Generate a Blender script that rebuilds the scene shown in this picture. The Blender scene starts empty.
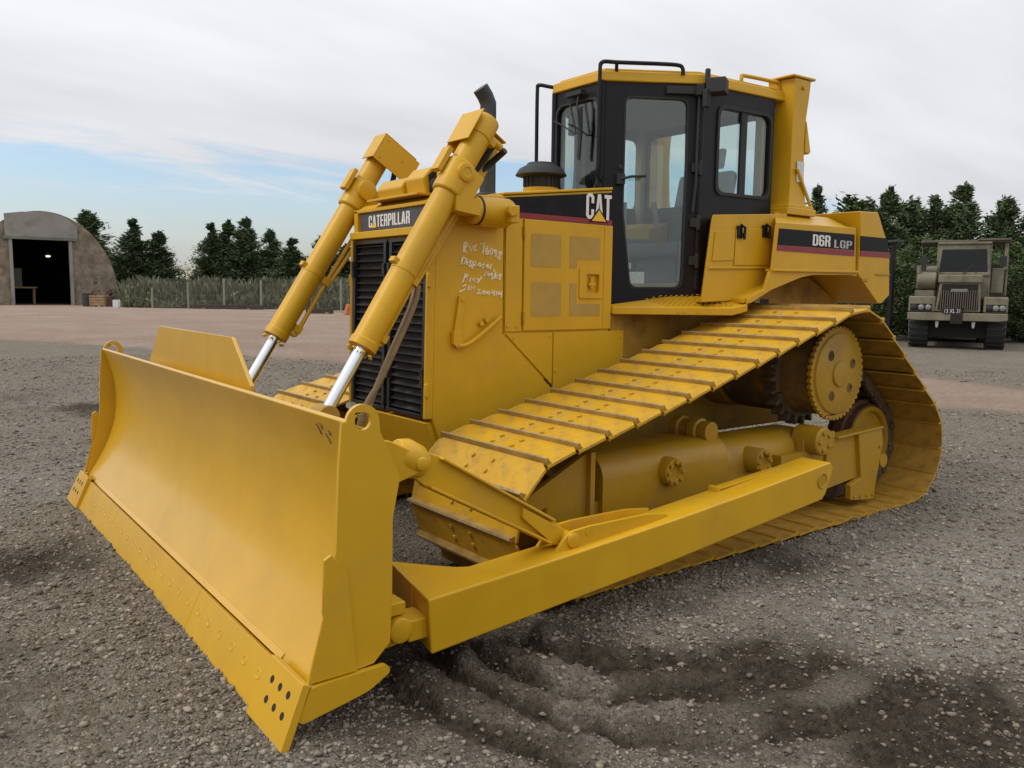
import bpy, bmesh, math, random
import numpy as np
from mathutils import Vector, Matrix
from mathutils.geometry import tessellate_polygon
R = math.radians
PI = math.pi
random.seed(7)
rng = np.random.default_rng(11)
scene = bpy.context.scene
COL = scene.collection

# ------------------------------------------------------------------ camera
CAM = Vector((3.967, 4.465, 1.492))
YAW, PITCH, ROLL, FPX = R(-127.683), R(-6.317), R(0.712), 832.97
FW = Vector((math.cos(YAW) * math.cos(PITCH), math.sin(YAW) * math.cos(PITCH), math.sin(PITCH)))
RT0 = Vector((math.sin(YAW), -math.cos(YAW), 0))
UP0 = RT0.cross(FW)
RT = RT0 * math.cos(ROLL) + UP0 * math.sin(ROLL)
UP = UP0 * math.cos(ROLL) - RT0 * math.sin(ROLL)
cd = bpy.data.cameras.new('camera')
cd.sensor_width = 36.0
cd.lens = FPX / 1024 * 36.0
cd.clip_start = 0.05
cd.clip_end = 3000
cam = bpy.data.objects.new('camera', cd)
cam.matrix_world = Matrix(((RT.x, UP.x, -FW.x, CAM.x), (RT.y, UP.y, -FW.y, CAM.y), (RT.z, UP.z, -FW.z, CAM.z), (0, 0, 0, 1)))
COL.objects.link(cam)
scene.camera = cam

# ------------------------------------------------------------------ sky and sun
SUN_AZ, SUN_EL = math.atan2(-0.35, 0.9), R(50)      # soft sun behind thin cloud, ahead and to the left of the machine
w = bpy.data.worlds.new('World')
scene.world = w
w.use_nodes = True
nt = w.node_tree
nt.nodes.clear()
def N(t, **k):
    n = nt.nodes.new(t)
    for a, b in k.items(): setattr(n, a, b)
    return n
def L(a, b): nt.links.new(a, b)
out = N('ShaderNodeOutputWorld')
sky = N('ShaderNodeTexSky', sky_type='NISHITA')
sky.sun_disc = False
sky.sun_elevation = SUN_EL
sky.sun_rotation = PI / 2 - SUN_AZ
sky.air_density = 1.0; sky.dust_density = 2.2; sky.ozone_density = 2.0
bg1 = N('ShaderNodeBackground'); bg1.inputs[1].default_value = 0.15
hs = N('ShaderNodeHueSaturation'); hs.inputs['Saturation'].default_value = 1.05; hs.inputs['Value'].default_value = 1.25
L(sky.outputs[0], hs.inputs['Color']); L(hs.outputs[0], bg1.inputs[0])
tc = N('ShaderNodeTexCoord')
sep = N('ShaderNodeSeparateXYZ'); L(tc.outputs['Generated'], sep.inputs[0])
def M(op, a, b=None, c=None, clamp=False):
    n = N('ShaderNodeMath', operation=op); n.use_clamp = clamp
    for i, x in enumerate((a, b, c)):
        if x is None: continue
        if isinstance(x, (int, float)): n.inputs[i].default_value = x
        else: L(x, n.inputs[i])
    return n.outputs[0]
# cloud deck seen in perspective: project the direction onto a flat layer
zc = M('MAXIMUM', sep.outputs[2], 0.0)
den = M('ADD', zc, 0.16)
px = M('DIVIDE', sep.outputs[0], den); py = M('DIVIDE', sep.outputs[1], den)
cmb = N('ShaderNodeCombineXYZ'); L(px, cmb.inputs[0]); L(py, cmb.inputs[1])
mp = N('ShaderNodeMapping'); mp.inputs['Rotation'].default_value = (0, 0, R(37.7)); mp.inputs['Scale'].default_value = (0.50, 1.35, 1)
L(cmb.outputs[0], mp.inputs[0])
nz = N('ShaderNodeTexNoise'); nz.inputs['Scale'].default_value = 2.1; nz.inputs['Detail'].default_value = 7; nz.inputs['Roughness'].default_value = 0.62; nz.inputs['Distortion'].default_value = 0.6
L(mp.outputs[0], nz.inputs['Vector'])
# the clear band low in the sky: a broad gap in the cloud about one bearing
BLUE = Vector((-0.33, -0.94, 0)).normalized()
dt = M('ADD', M('MULTIPLY', sep.outputs[0], BLUE.x), M('MULTIPLY', sep.outputs[1], BLUE.y))
bear = N('ShaderNodeMapRange', interpolation_type='SMOOTHSTEP'); L(dt, bear.inputs[0])
bear.inputs[1].default_value = 0.60; bear.inputs[2].default_value = 0.92
e1 = N('ShaderNodeMapRange', interpolation_type='SMOOTHSTEP'); L(sep.outputs[2], e1.inputs[0])
e1.inputs[1].default_value = 0.215; e1.inputs[2].default_value = 0.11
gap = M('MULTIPLY', bear.outputs[0], e1.outputs[0])
cov = M('ADD', M('MULTIPLY', nz.outputs[0], 1.9), M('SUBTRACT', 0.25, M('MULTIPLY', gap, 1.08)))
cm = N('ShaderNodeMapRange', interpolation_type='SMOOTHSTEP'); L(cov, cm.inputs[0])
cm.inputs[1].default_value = 0.12; cm.inputs[2].default_value = 0.62
# thin white veil near the horizon
vh = N('ShaderNodeMapRange', interpolation_type='SMOOTHSTEP'); L(sep.outputs[2], vh.inputs[0])
vh.inputs[1].default_value = 0.13; vh.inputs[2].default_value = 0.02; vh.inputs[3].default_value = 0.0; vh.inputs[4].default_value = 0.38
cmask = M('MAXIMUM', cm.outputs[0], vh.outputs[0])
# cloud brightness: higher overhead, mottled
nz2 = N('ShaderNodeTexNoise'); nz2.inputs['Scale'].default_value = 1.5; nz2.inputs['Detail'].default_value = 5
L(mp.outputs[0], nz2.inputs['Vector'])
el = N('ShaderNodeMapRange'); L(sep.outputs[2], el.inputs[0])
el.inputs[1].default_value = 0.05; el.inputs[2].default_value = 0.8; el.inputs[3].default_value = 0.725; el.inputs[4].default_value = 1.40
cb = M('MULTIPLY', el.outputs[0], M('ADD', 0.70, M('MULTIPLY', nz2.outputs[0], 0.56)))
bg2 = N('ShaderNodeBackground'); bg2.inputs[0].default_value = (0.955, 0.968, 1.0, 1)
L(cb, bg2.inputs[1])
ms = N('ShaderNodeMixShader'); L(cmask, ms.inputs[0]); L(bg1.outputs[0], ms.inputs[1]); L(bg2.outputs[0], ms.inputs[2])
L(ms.outputs[0], out.inputs[0])

sl = bpy.data.lights.new('sun', 'SUN')
sl.energy = 1.45; sl.angle = R(20); sl.color = (1.0, 0.95, 0.86)
sun = bpy.data.objects.new('sun', sl)
sd = Vector((math.cos(SUN_AZ) * math.cos(SUN_EL), math.sin(SUN_AZ) * math.cos(SUN_EL), math.sin(SUN_EL)))
sun.rotation_euler = sd.to_track_quat('Z', 'Y').to_euler()
sun.location = (0, 0, 30)
COL.objects.link(sun)

vs = scene.view_settings
vs.view_transform = 'Standard'; vs.look = 'None'; vs.gamma = 1.0; vs.exposure = 0.0; vs.use_curve_mapping = False
scene.cycles.max_bounces = 6
scene.cycles.transparent_max_bounces = 12
scene.cycles.use_denoising = True

# ------------------------------------------------------------------ materials
MATS = {}
def mat(name, color, rough=0.5, metal=0.0, spec=0.5, var=0.0, vscale=6.0, dirt=None, dirt_amt=0.0, dirt_scale=5.0, bump=0.0, bscale=40.0, rvar=0.0, coat=0.0, dirt_thr=0.5, stretch=None, coat_rough=0.2, chips=None):
    m = bpy.data.materials.new(name); m.use_nodes = True
    t = m.node_tree; b = t.nodes['Principled BSDF']
    b.inputs['Base Color'].default_value = (*color, 1); b.inputs['Roughness'].default_value = rough
    b.inputs['Metallic'].default_value = metal; b.inputs['Specular IOR Level'].default_value = spec
    b.inputs['Coat Weight'].default_value = coat; b.inputs['Coat Roughness'].default_value = coat_rough
    co = t.nodes.new('ShaderNodeTexCoord'); vec = co.outputs['Object']
    if stretch:
        mm = t.nodes.new('ShaderNodeMapping'); mm.inputs['Scale'].default_value = stretch
        t.links.new(vec, mm.inputs[0]); vec = mm.outputs[0]
    c = None
    if var:
        n = t.nodes.new('ShaderNodeTexNoise'); n.inputs['Scale'].default_value = vscale; n.inputs['Detail'].default_value = 6; n.inputs['Roughness'].default_value = 0.6
        t.links.new(vec, n.inputs['Vector'])
        r = t.nodes.new('ShaderNodeValToRGB'); e = r.color_ramp.elements
        e[0].position = 0.3; e[1].position = 0.7
        e[0].color = (*[x * (1 - var) for x in color], 1); e[1].color = (*[min(1, x * (1 + var)) for x in color], 1)
        t.links.new(n.outputs[0], r.inputs[0]); c = r.outputs[0]
    if dirt:
        n2 = t.nodes.new('ShaderNodeTexNoise'); n2.inputs['Scale'].default_value = dirt_scale; n2.inputs['Detail'].default_value = 10; n2.inputs['Roughness'].default_value = 0.68
        t.links.new(vec, n2.inputs['Vector'])
        mr = t.nodes.new('ShaderNodeMapRange'); mr.inputs[1].default_value = dirt_thr; mr.inputs[2].default_value = dirt_thr + 0.18
        mr.inputs[3].default_value = 0; mr.inputs[4].default_value = dirt_amt
        t.links.new(n2.outputs[0], mr.inputs[0])
        mx = t.nodes.new('ShaderNodeMix'); mx.data_type = 'RGBA'
        t.links.new(mr.outputs[0], mx.inputs[0])
        if c is not None: t.links.new(c, mx.inputs[6])
        else: mx.inputs[6].default_value = (*color, 1)
        mx.inputs[7].default_value = (*dirt, 1)
        c = mx.outputs[2]
        ra = t.nodes.new('ShaderNodeMath'); ra.operation = 'MULTIPLY_ADD'; ra.inputs[1].default_value = 0.4; ra.inputs[2].default_value = rough
        t.links.new(mr.outputs[0], ra.inputs[0]); t.links.new(ra.outputs[0], b.inputs['Roughness'])
    if chips:
        n4 = t.nodes.new('ShaderNodeTexNoise'); n4.inputs['Scale'].default_value = 16; n4.inputs['Detail'].default_value = 8; n4.inputs['Roughness'].default_value = 0.72; n4.inputs['Distortion'].default_value = 1.5
        t.links.new(co.outputs['Object'], n4.inputs['Vector'])
        m4 = t.nodes.new('ShaderNodeMapRange'); m4.inputs[1].default_value = chips; m4.inputs[2].default_value = chips + .02; m4.inputs[4].default_value = .8
        t.links.new(n4.outputs[0], m4.inputs[0])
        x4 = t.nodes.new('ShaderNodeMix'); x4.data_type = 'RGBA'; t.links.new(m4.outputs[0], x4.inputs[0]); t.links.new(c, x4.inputs[6]); x4.inputs[7].default_value = (0.13, 0.085, 0.045, 1); c = x4.outputs[2]
    if c is not None: t.links.new(c, b.inputs['Base Color'])
    if bump:
        n3 = t.nodes.new('ShaderNodeTexNoise'); n3.inputs['Scale'].default_value = bscale; n3.inputs['Detail'].default_value = 5
        t.links.new(co.outputs['Object'], n3.inputs['Vector'])
        bp = t.nodes.new('ShaderNodeBump'); bp.inputs['Strength'].default_value = bump; bp.inputs['Distance'].default_value = 0.01
        t.links.new(n3.outputs[0], bp.inputs['Height']); t.links.new(bp.outputs[0], b.inputs['Normal'])
        if coat: t.links.new(bp.outputs[0], b.inputs['Coat Normal'])
    MATS[name] = m
    return m
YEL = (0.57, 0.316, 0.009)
yellow = mat('yellow_paint', YEL, 0.40, spec=0.35, chips=0.73, var=0.07, vscale=3, dirt=(0.36, 0.21, 0.045), dirt_amt=0.35, dirt_scale=2.2, dirt_thr=0.52, bump=0.10, bscale=9)
blade_y = mat('blade_paint', YEL, 0.34, spec=0.4, coat=0.5, coat_rough=0.12, chips=0.695, var=0.06, vscale=2.5, dirt=(0.36, 0.21, 0.045), dirt_amt=0.2, dirt_scale=3.0, dirt_thr=0.5, bump=0.16, bscale=6)
hub_m = mat('shaded_hub', (0.20, 0.115, 0.03), 0.6, spec=.3, var=0.3, vscale=6, dirt=(0.07, 0.045, 0.025), dirt_amt=0.8, dirt_scale=4, dirt_thr=0.42)  # brown darkened for the shade inside the track loop
track_y = mat('track_paint', (0.535, 0.298, 0.012), 0.5, spec=0.35, var=0.12, vscale=5, dirt=(0.25, 0.155, 0.06), dirt_amt=0.7, dirt_scale=8, dirt_thr=0.48, bump=0.25, bscale=30)
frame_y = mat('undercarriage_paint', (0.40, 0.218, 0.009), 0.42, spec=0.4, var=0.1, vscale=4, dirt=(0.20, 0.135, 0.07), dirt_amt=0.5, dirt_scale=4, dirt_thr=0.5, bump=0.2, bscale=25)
case_y = mat('shaded_case_paint', (0.36, 0.195, 0.02), 0.55, spec=.3, var=0.15, vscale=3, dirt=(0.10, 0.065, 0.03), dirt_amt=0.7, dirt_scale=2.5, dirt_thr=0.5, bump=0.3, bscale=20)  # yellow darkened for shade under deck and in recesses, with grime mottling
worn = mat('worn_steel', (0.31, 0.24, 0.14), 0.6, 0.1, var=0.25, vscale=14, dirt=(0.12, 0.08, 0.045), dirt_amt=0.7, dirt_scale=18, bump=0.3, bscale=60)
flank = mat('muddy_shaded_flank', (0.30, 0.175, 0.03), 0.75, var=0.3, vscale=14, dirt=(0.42, 0.24, 0.03), dirt_amt=0.75, dirt_scale=12, dirt_thr=0.53, bump=0.3, bscale=50)  # mud tone, also darkened for the shaded side of each bar
rim_m = mat('rusty_rim', (0.12, 0.06, 0.028), 0.6, 0.2, var=0.3, vscale=10)
chain_m = mat('greasy_chain', (0.10, 0.07, 0.04), 0.6, var=0.4, vscale=12, bump=0.4, bscale=40)
black = mat('black_cab_paint', (0.010, 0.0092, 0.012), 0.40, spec=0.24, var=0.15, dirt=(0.04, 0.036, 0.034), dirt_amt=0.4, dirt_scale=3, dirt_thr=0.55)
decal_k = mat('black_decal', (0.008, 0.007, 0.009), 0.45, spec=0.15, dirt=(0.04, 0.035, 0.035), dirt_amt=0.3)
decal_r = mat('red_decal', (0.22, 0.010, 0.022), 0.4, var=0.1)
white_l = mat('white_lettering', (0.72, 0.70, 0.66), 0.5, var=0.05)
gold = mat('gold_mark', (0.78, 0.45, 0.015), 0.5)
inner_y = mat('grimy_shaded_shoe', (0.36, 0.20, 0.028), 0.6, spec=.3, var=0.25, vscale=6, dirt=(0.12, 0.07, 0.03), dirt_amt=0.7, dirt_scale=8)  # dirt, with the shade inside the track loop darkened into the colour
pale_dec = mat('outline_lettering', (0.42, 0.40, 0.40), 0.5)
grey_plate = mat('grey_nameplate', (0.055, 0.055, 0.062), 0.5, var=0.15)
chalk = mat('chalk_marks', (0.78, 0.70, 0.48), 0.9)
louvre = mat('black_louvre', (0.012, 0.012, 0.014), 0.38, var=0.2, dirt=(0.05, 0.045, 0.04), dirt_amt=0.5, dirt_scale=6)
rubber = mat('black_rubber', (0.02, 0.02, 0.021), 0.7, var=0.2)
exh = mat('exhaust_steel', (0.045, 0.05, 0.055), 0.55, 0.4, var=0.3, vscale=8, dirt=(0.09, 0.06, 0.04), dirt_amt=0.4)
chrome = mat('chrome_rod', (0.72, 0.74, 0.76), 0.22, 1.0, var=0.04)
hose_m = mat('brown_hose', (0.20, 0.13, 0.055), 0.6, var=0.25, vscale=10)
screen_m = mat('dusty_screen', (0.40, 0.25, 0.05), 0.8, var=0.10, vscale=8)
seat_m = mat('grey_seat_fabric', (0.06, 0.065, 0.07), 0.9, var=0.15, vscale=20)
trim_m = mat('cab_lining', (0.15, 0.155, 0.15), 0.8, var=0.1)
tan_m = mat('tan_pillar', (0.35, 0.28, 0.17), 0.7, var=0.1)
sticker = mat('white_sticker', (0.6, 0.6, 0.58), 0.5, var=0.15, vscale=60)
hole_m = mat('hole_black', (0.015, 0.012, 0.01), 0.9)
def glass_mat(name, tint, k=0.2):
    m = bpy.data.materials.new(name); m.use_nodes = True; t = m.node_tree; t.nodes.clear()
    o = t.nodes.new('ShaderNodeOutputMaterial'); mx = t.nodes.new('ShaderNodeMixShader')
    tr = t.nodes.new('ShaderNodeBsdfTransparent'); tr.inputs[0].default_value = (*tint, 1)
    gl = t.nodes.new('ShaderNodeBsdfGlossy'); gl.inputs['Roughness'].default_value = 0.03
    lw = t.nodes.new('ShaderNodeLayerWeight'); pw = t.nodes.new('ShaderNodeMath'); pw.operation = 'POWER'; pw.inputs[1].default_value = 5; t.links.new(lw.outputs['Facing'], pw.inputs[0])
    ad = t.nodes.new('ShaderNodeMath'); ad.operation = 'MULTIPLY_ADD'; ad.inputs[1].default_value = 0.6; ad.inputs[2].default_value = k
    t.links.new(pw.outputs[0], ad.inputs[0]); t.links.new(ad.outputs[0], mx.inputs[0])
    t.links.new(tr.outputs[0], mx.inputs[1]); t.links.new(gl.outputs[0], mx.inputs[2]); t.links.new(mx.outputs[0], o.inputs[0])
    MATS[name] = m; return m
glass = glass_mat('cab_glass', (0.86, 0.92, 0.91), 0.085)
def dot_screen():
    m = screen_m; t = m.node_tree; b = t.nodes['Principled BSDF']
    v = t.nodes.new('ShaderNodeTexVoronoi'); v.inputs['Scale'].default_value = 130; v.inputs['Randomness'].default_value = 0.15
    co = t.nodes.new('ShaderNodeTexCoord'); t.links.new(co.outputs['Object'], v.inputs['Vector'])
    mr = t.nodes.new('ShaderNodeMapRange'); mr.inputs[1].default_value = 0.25; mr.inputs[2].default_value = 0.4; mr.inputs[3].default_value = 1.0; mr.inputs[4].default_value = 0.0
    t.links.new(v.outputs['Distance'], mr.inputs[0])
    mx = t.nodes.new('ShaderNodeMix'); mx.data_type = 'RGBA'
    t.links.new(mr.outputs[0], mx.inputs[0])
    src = b.inputs['Base Color'].links[0].from_socket
    t.links.new(src, mx.inputs[6]); mx.inputs[7].default_value = (0.25, 0.155, 0.035, 1)
    t.links.new(mx.outputs[2], b.inputs['Base Color'])
dot_screen()

# ------------------------------------------------------------------ mesh builder
class MB:
    def __init__(s, sy=1): s.v = []; s.f = []; s.m = []; s.sy = sy; s.mi = 0
    def add(s, vs, fs, mi=None):
        o = len(s.v); s.v += [(x, y * s.sy, z) for x, y, z in vs]
        s.f += [tuple(i + o for i in f) for f in fs]; s.m += [s.mi if mi is None else mi] * len(fs)
        return s
    def box(s, c, size, rot=None, mi=None):
        a, b, d = [q / 2 for q in size]
        vs = [Vector((i * a, j * b, k * d)) for i in (-1, 1) for j in (-1, 1) for k in (-1, 1)]
        if rot is not None: vs = [rot @ q for q in vs]
        return s.add([tuple(q + Vector(c)) for q in vs], [(0, 1, 3, 2), (4, 6, 7, 5), (0, 4, 5, 1), (2, 3, 7, 6), (0, 2, 6, 4), (1, 5, 7, 3)], mi)
    def prism(s, poly, ax, a, b, mi=None, holes=(), b_poly=None):
        """polygon in the two other axes (xz for y, xy for z, yz for x) swept along ax from a to b"""
        loops = [list(poly)] + [list(h) for h in holes]
        def P(q, t): return {'y': (q[0], t, q[1]), 'z': (q[0], q[1], t), 'x': (t, q[0], q[1])}[ax]
        if not holes and b_poly is None: b_poly = poly
        flat = [q for l in loops for q in l]; n = len(flat)
        bflat = list(b_poly) if (b_poly is not None and not holes) else flat
        vs = [P(q, a) for q in flat] + [P(q, b) for q in bflat]; fs = []
        if holes or len(poly) > 4:
            tris = tessellate_polygon([[Vector((q[0], q[1], 0)) for q in l] for l in loops])
            for t in tris: fs += [tuple(t), tuple(i + n for i in reversed(t))]
        else: fs += [tuple(range(n)), tuple(range(2 * n - 1, n - 1, -1))]
        o = 0
        for l in loops:
            k = len(l)
            for i in range(k):
                j = (i + 1) % k; fs.append((o + i, o + j, o + j + n, o + i + n))
            o += k
        return s.add(vs, fs, mi)
    def lathe(s, p0, d, prof, n=24, mi=None, closed=True):
        d = Vector(d).normalized(); p0 = Vector(p0)
        u = d.orthogonal().normalized(); v = d.cross(u)
        vs = []; fs = []
        for r, h in prof:
            for i in range(n):
                a = 2 * PI * i / n; vs.append(tuple(p0 + d * h + (u * math.cos(a) + v * math.sin(a)) * r))
        for k in range(len(prof) - 1):
            for i in range(n):
                j = (i + 1) % n; fs.append((k * n + i, k * n + j, (k + 1) * n + j, (k + 1) * n + i))
        if closed: fs += [tuple(range(n - 1, -1, -1)), tuple(range((len(prof) - 1) * n, len(prof) * n))]
        return s.add(vs, fs, mi)
    def tube(s, p0, p1, r0, r1=None, n=16, mi=None):
        d = Vector(p1) - Vector(p0)
        return s.lathe(p0, d, [(r0, 0), (r0 if r1 is None else r1, d.length)], n, mi)
    def path(s, pts, r, n=10, mi=None):
        pts = [Vector(p) for p in pts]; vs = []; fs = []
        u = None
        for i, p in enumerate(pts):
            d = (pts[min(i + 1, len(pts) - 1)] - pts[max(i - 1, 0)]).normalized()
            u = (d.orthogonal() if u is None else u - d * u.dot(d)).normalized(); v = d.cross(u)
            for k in range(n):
                a = 2 * PI * k / n; vs.append(tuple(p + (u * math.cos(a) + v * math.sin(a)) * r))
        for i in range(len(pts) - 1):
            for k in range(n):
                j = (k + 1) % n; fs.append((i * n + k, i * n + j, (i + 1) * n + j, (i + 1) * n + k))
        fs += [tuple(range(n - 1, -1, -1)), tuple(range((len(pts) - 1) * n, len(pts) * n))]
        return s.add(vs, fs, mi)
    def build(s, name, mats, parent=None, bevel=0.0, smooth=35, seg=2):
        me = bpy.data.meshes.new(name)
        me.from_pydata(s.v, [], s.f)
        if not isinstance(mats, (list, tuple)): mats = [mats]
        for q in mats: me.materials.append(q)
        me.polygons.foreach_set('material_index', s.m)
        bm = bmesh.new(); bm.from_mesh(me)
        bmesh.ops.recalc_face_normals(bm, faces=bm.faces); bm.to_mesh(me); bm.free()
        me.polygons.foreach_set('use_smooth', [True] * len(me.polygons))
        me.set_sharp_from_angle(angle=R(smooth))
        o = bpy.data.objects.new(name, me); COL.objects.link(o)
        if parent is not None: o.parent = parent
        if bevel:
            b = o.modifiers.new('bevel', 'BEVEL'); b.width = bevel; b.segments = seg; b.limit_method = 'ANGLE'; b.angle_limit = R(38); b.harden_normals = True
        return o
def rrect(x0, x1, z0, z1, r, n=5):
    pts = []
    for cx, cz, a in ((x1 - r, z1 - r, 0), (x0 + r, z1 - r, 90), (x0 + r, z0 + r, 180), (x1 - r, z0 + r, 270)):
        for k in range(n + 1):
            t = R(a + 90 * k / n); pts.append((cx + r * math.cos(t), cz + r * math.sin(t)))
    return pts
def round_poly(poly, r, n=5):
    out = []
    k = len(poly)
    for i in range(k):
        p0, p, p1 = [Vector((*poly[j % k], 0)) for j in (i - 1, i, i + 1)]
        a = (p0 - p); b = (p1 - p); rr = min(r, a.length * .45, b.length * .45)
        A = p + a.normalized() * rr; B = p + b.normalized() * rr
        for q in range(n + 1):
            t = q / n; c = A * (1 - t) ** 2 + p * 2 * t * (1 - t) + B * t * t
            out.append((c.x, c.y))
    return out
def circ(cx, cz, r, n=20): return [(cx + r * math.cos(2 * PI * i / n), cz + r * math.sin(2 * PI * i / n)) for i in range(n)]
def smooth_path(pts, n=6):
    """Catmull-Rom through points"""
    P = [Vector(p) for p in pts]; P = [P[0] * 2 - P[1]] + P + [P[-1] * 2 - P[-2]]; out = []
    for i in range(1, len(P) - 2):
        a, b, c, d = P[i - 1:i + 3]
        for k in range(n):
            t = k / n
            out.append(0.5 * ((2 * b) + (c - a) * t + (2 * a - 5 * b + 4 * c - d) * t * t + (3 * b - a - 3 * c + d) * t ** 3))
    return out + [P[-2]]
def tag(o, label=None, cat=None, group=None, kind=None):
    if label: o['label'] = label
    if cat: o['category'] = cat
    if group: o['group'] = group
    if kind: o['kind'] = kind
    return o
def empty(name, loc=(0, 0, 0), rz=0.0):
    o = bpy.data.objects.new(name, None); o.empty_display_size = 0.3
    o.location = loc; o.rotation_euler = (0, 0, rz); COL.objects.link(o); return o
def text(body, name, m, parent, loc, xdir, size, sx, weight=0.0, up=(0, 0, 1), thick=0.0015, align='LEFT'):
    cu = bpy.data.curves.new(name, 'FONT'); cu.body = body; cu.size = size; cu.offset = weight; cu.extrude = thick
    cu.align_x = align; cu.materials.append(m)
    o = bpy.data.objects.new(name, cu); COL.objects.link(o); o.parent = parent
    X = Vector(xdir).normalized(); Z = X.cross(Vector(up)).normalized(); Y = Z.cross(X)
    o.matrix_local = Matrix(((X.x * sx, Y.x, Z.x, loc[0]), (X.y * sx, Y.y, Z.y, loc[1]), (X.z * sx, Y.z, Z.z, loc[2]), (0, 0, 0, 1)))
    return o

GLY = {
 'C': (.30, [[(.30,.62),(.30,.88),(.22,1),(.08,1),(0,.88),(0,.12),(.08,0),(.22,0),(.30,.12),(.30,.38),(.20,.38),(.20,.16),(.17,.13),(.13,.13),(.10,.16),(.10,.84),(.13,.87),(.17,.87),(.20,.84),(.20,.62)]]),
 'A': (.32, [[(0,0),(.10,1),(.22,1),(.32,0),(.215,0),(.20,.2),(.12,.2),(.105,0)], [(.128,.34),(.16,.76),(.192,.34)]]),
 'T': (.28, [[(0,1),(0,.86),(.09,.86),(.09,0),(.19,0),(.19,.86),(.28,.86),(.28,1)]]),
 'E': (.26, [[(0,0),(0,1),(.26,1),(.26,.87),(.1,.87),(.1,.58),(.23,.58),(.23,.45),(.1,.45),(.1,.13),(.26,.13),(.26,0)]]),
 'P': (.30, [[(0,0),(0,1),(.22,1),(.3,.9),(.3,.5),(.22,.4),(.1,.4),(.1,0)], [(.1,.53),(.1,.87),(.2,.87),(.2,.53)]]),
 'R': (.30, [[(0,0),(0,1),(.22,1),(.3,.9),(.3,.55),(.25,.48),(.3,.4),(.3,0),(.2,0),(.2,.36),(.17,.42),(.1,.42),(.1,0)], [(.1,.55),(.1,.87),(.2,.87),(.2,.55)]]),
 'I': (.10, [[(0,0),(0,1),(.1,1),(.1,0)]]),
 'L': (.25, [[(0,0),(0,1),(.1,1),(.1,.13),(.25,.13),(.25,0)]]),
 'D': (.30, [[(0,0),(0,1),(.2,1),(.3,.9),(.3,.1),(.2,0)], [(.1,.13),(.1,.87),(.17,.87),(.2,.83),(.2,.17),(.17,.13)]]),
 '6': (.30, [[(0,.1),(0,.9),(.08,1),(.22,1),(.3,.9),(.3,.68),(.2,.68),(.2,.84),(.17,.87),(.13,.87),(.10,.84),(.10,.58),(.22,.58),(.3,.48),(.3,.1),(.22,0),(.08,0)], [(.1,.14),(.1,.45),(.2,.45),(.2,.14)]]),
 'G': (.30, [[(.30,.62),(.30,.88),(.22,1),(.08,1),(0,.88),(0,.12),(.08,0),(.30,0),(.30,.5),(.16,.5),(.16,.38),(.20,.38),(.20,.13),(.13,.13),(.10,.16),(.10,.84),(.13,.87),(.17,.87),(.20,.84),(.20,.62)]])}
def lettering(word, name, m, parent, loc, xdir, h, width, gap=.045, thick=.002):
    """block letters cut from sheet, standing upright on a wall; xdir = reading direction"""
    tot = sum(GLY[q][0] for q in word) + gap * (len(word) - 1); k = width / tot
    X = Vector(xdir); Z = X.cross(Vector((0, 0, 1))); b = MB(); x = 0
    for q in word:
        wq, loops = GLY[q]; t = MB()
        t.prism([(p[0] + x, p[1]) for p in loops[0]], 'y', 0, thick, holes=[[(p[0] + x, p[1]) for p in l] for l in loops[1:]])
        b.add([tuple(Vector(loc) + X * (vx * k) + Z * vy + Vector((0, 0, vz * h))) for vx, vy, vz in t.v], t.f); x += wq + gap
    return b.build(name, m, parent, 0)

def text_mesh(*k, **kw):
    """small plain lettering turned into a mesh"""
    o = text(*k, **kw); bpy.context.view_layer.update()
    me = bpy.data.meshes.new_from_object(o); n = bpy.data.objects.new(o.name, me); COL.objects.link(n); n.parent = o.parent; n.matrix_local = o.matrix_local.copy()
    nm = o.name; bpy.data.objects.remove(o); n.name = nm; return n

# ================================================================== THE BULLDOZER (x forward, y to its left, z up)
dozer = tag(empty('bulldozer'), 'yellow tracked bulldozer with wide blade, twin lift cylinders and black framed cab', 'bulldozer')
HY = 0.475                                   # half width of the engine hood

# ---------------------------------------------------------------- main case and hood
b = MB()
b.box((-0.97, 0, 0.92), (2.06, 0.945, 0.92)); b.box((-1.35, 0, 1.47), (1.2, 0.6, 0.2))
b.box((0.55, 0, 0.72), (1.10, 0.80, 0.55))
b.box((-1.95, 0, 0.95), (0.30, 0.60, 0.80))
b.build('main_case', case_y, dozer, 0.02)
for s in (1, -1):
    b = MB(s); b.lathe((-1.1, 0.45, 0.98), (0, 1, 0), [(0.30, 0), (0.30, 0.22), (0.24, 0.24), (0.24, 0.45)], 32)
    b.build('axle_housing', case_y, dozer, 0.01)

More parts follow.
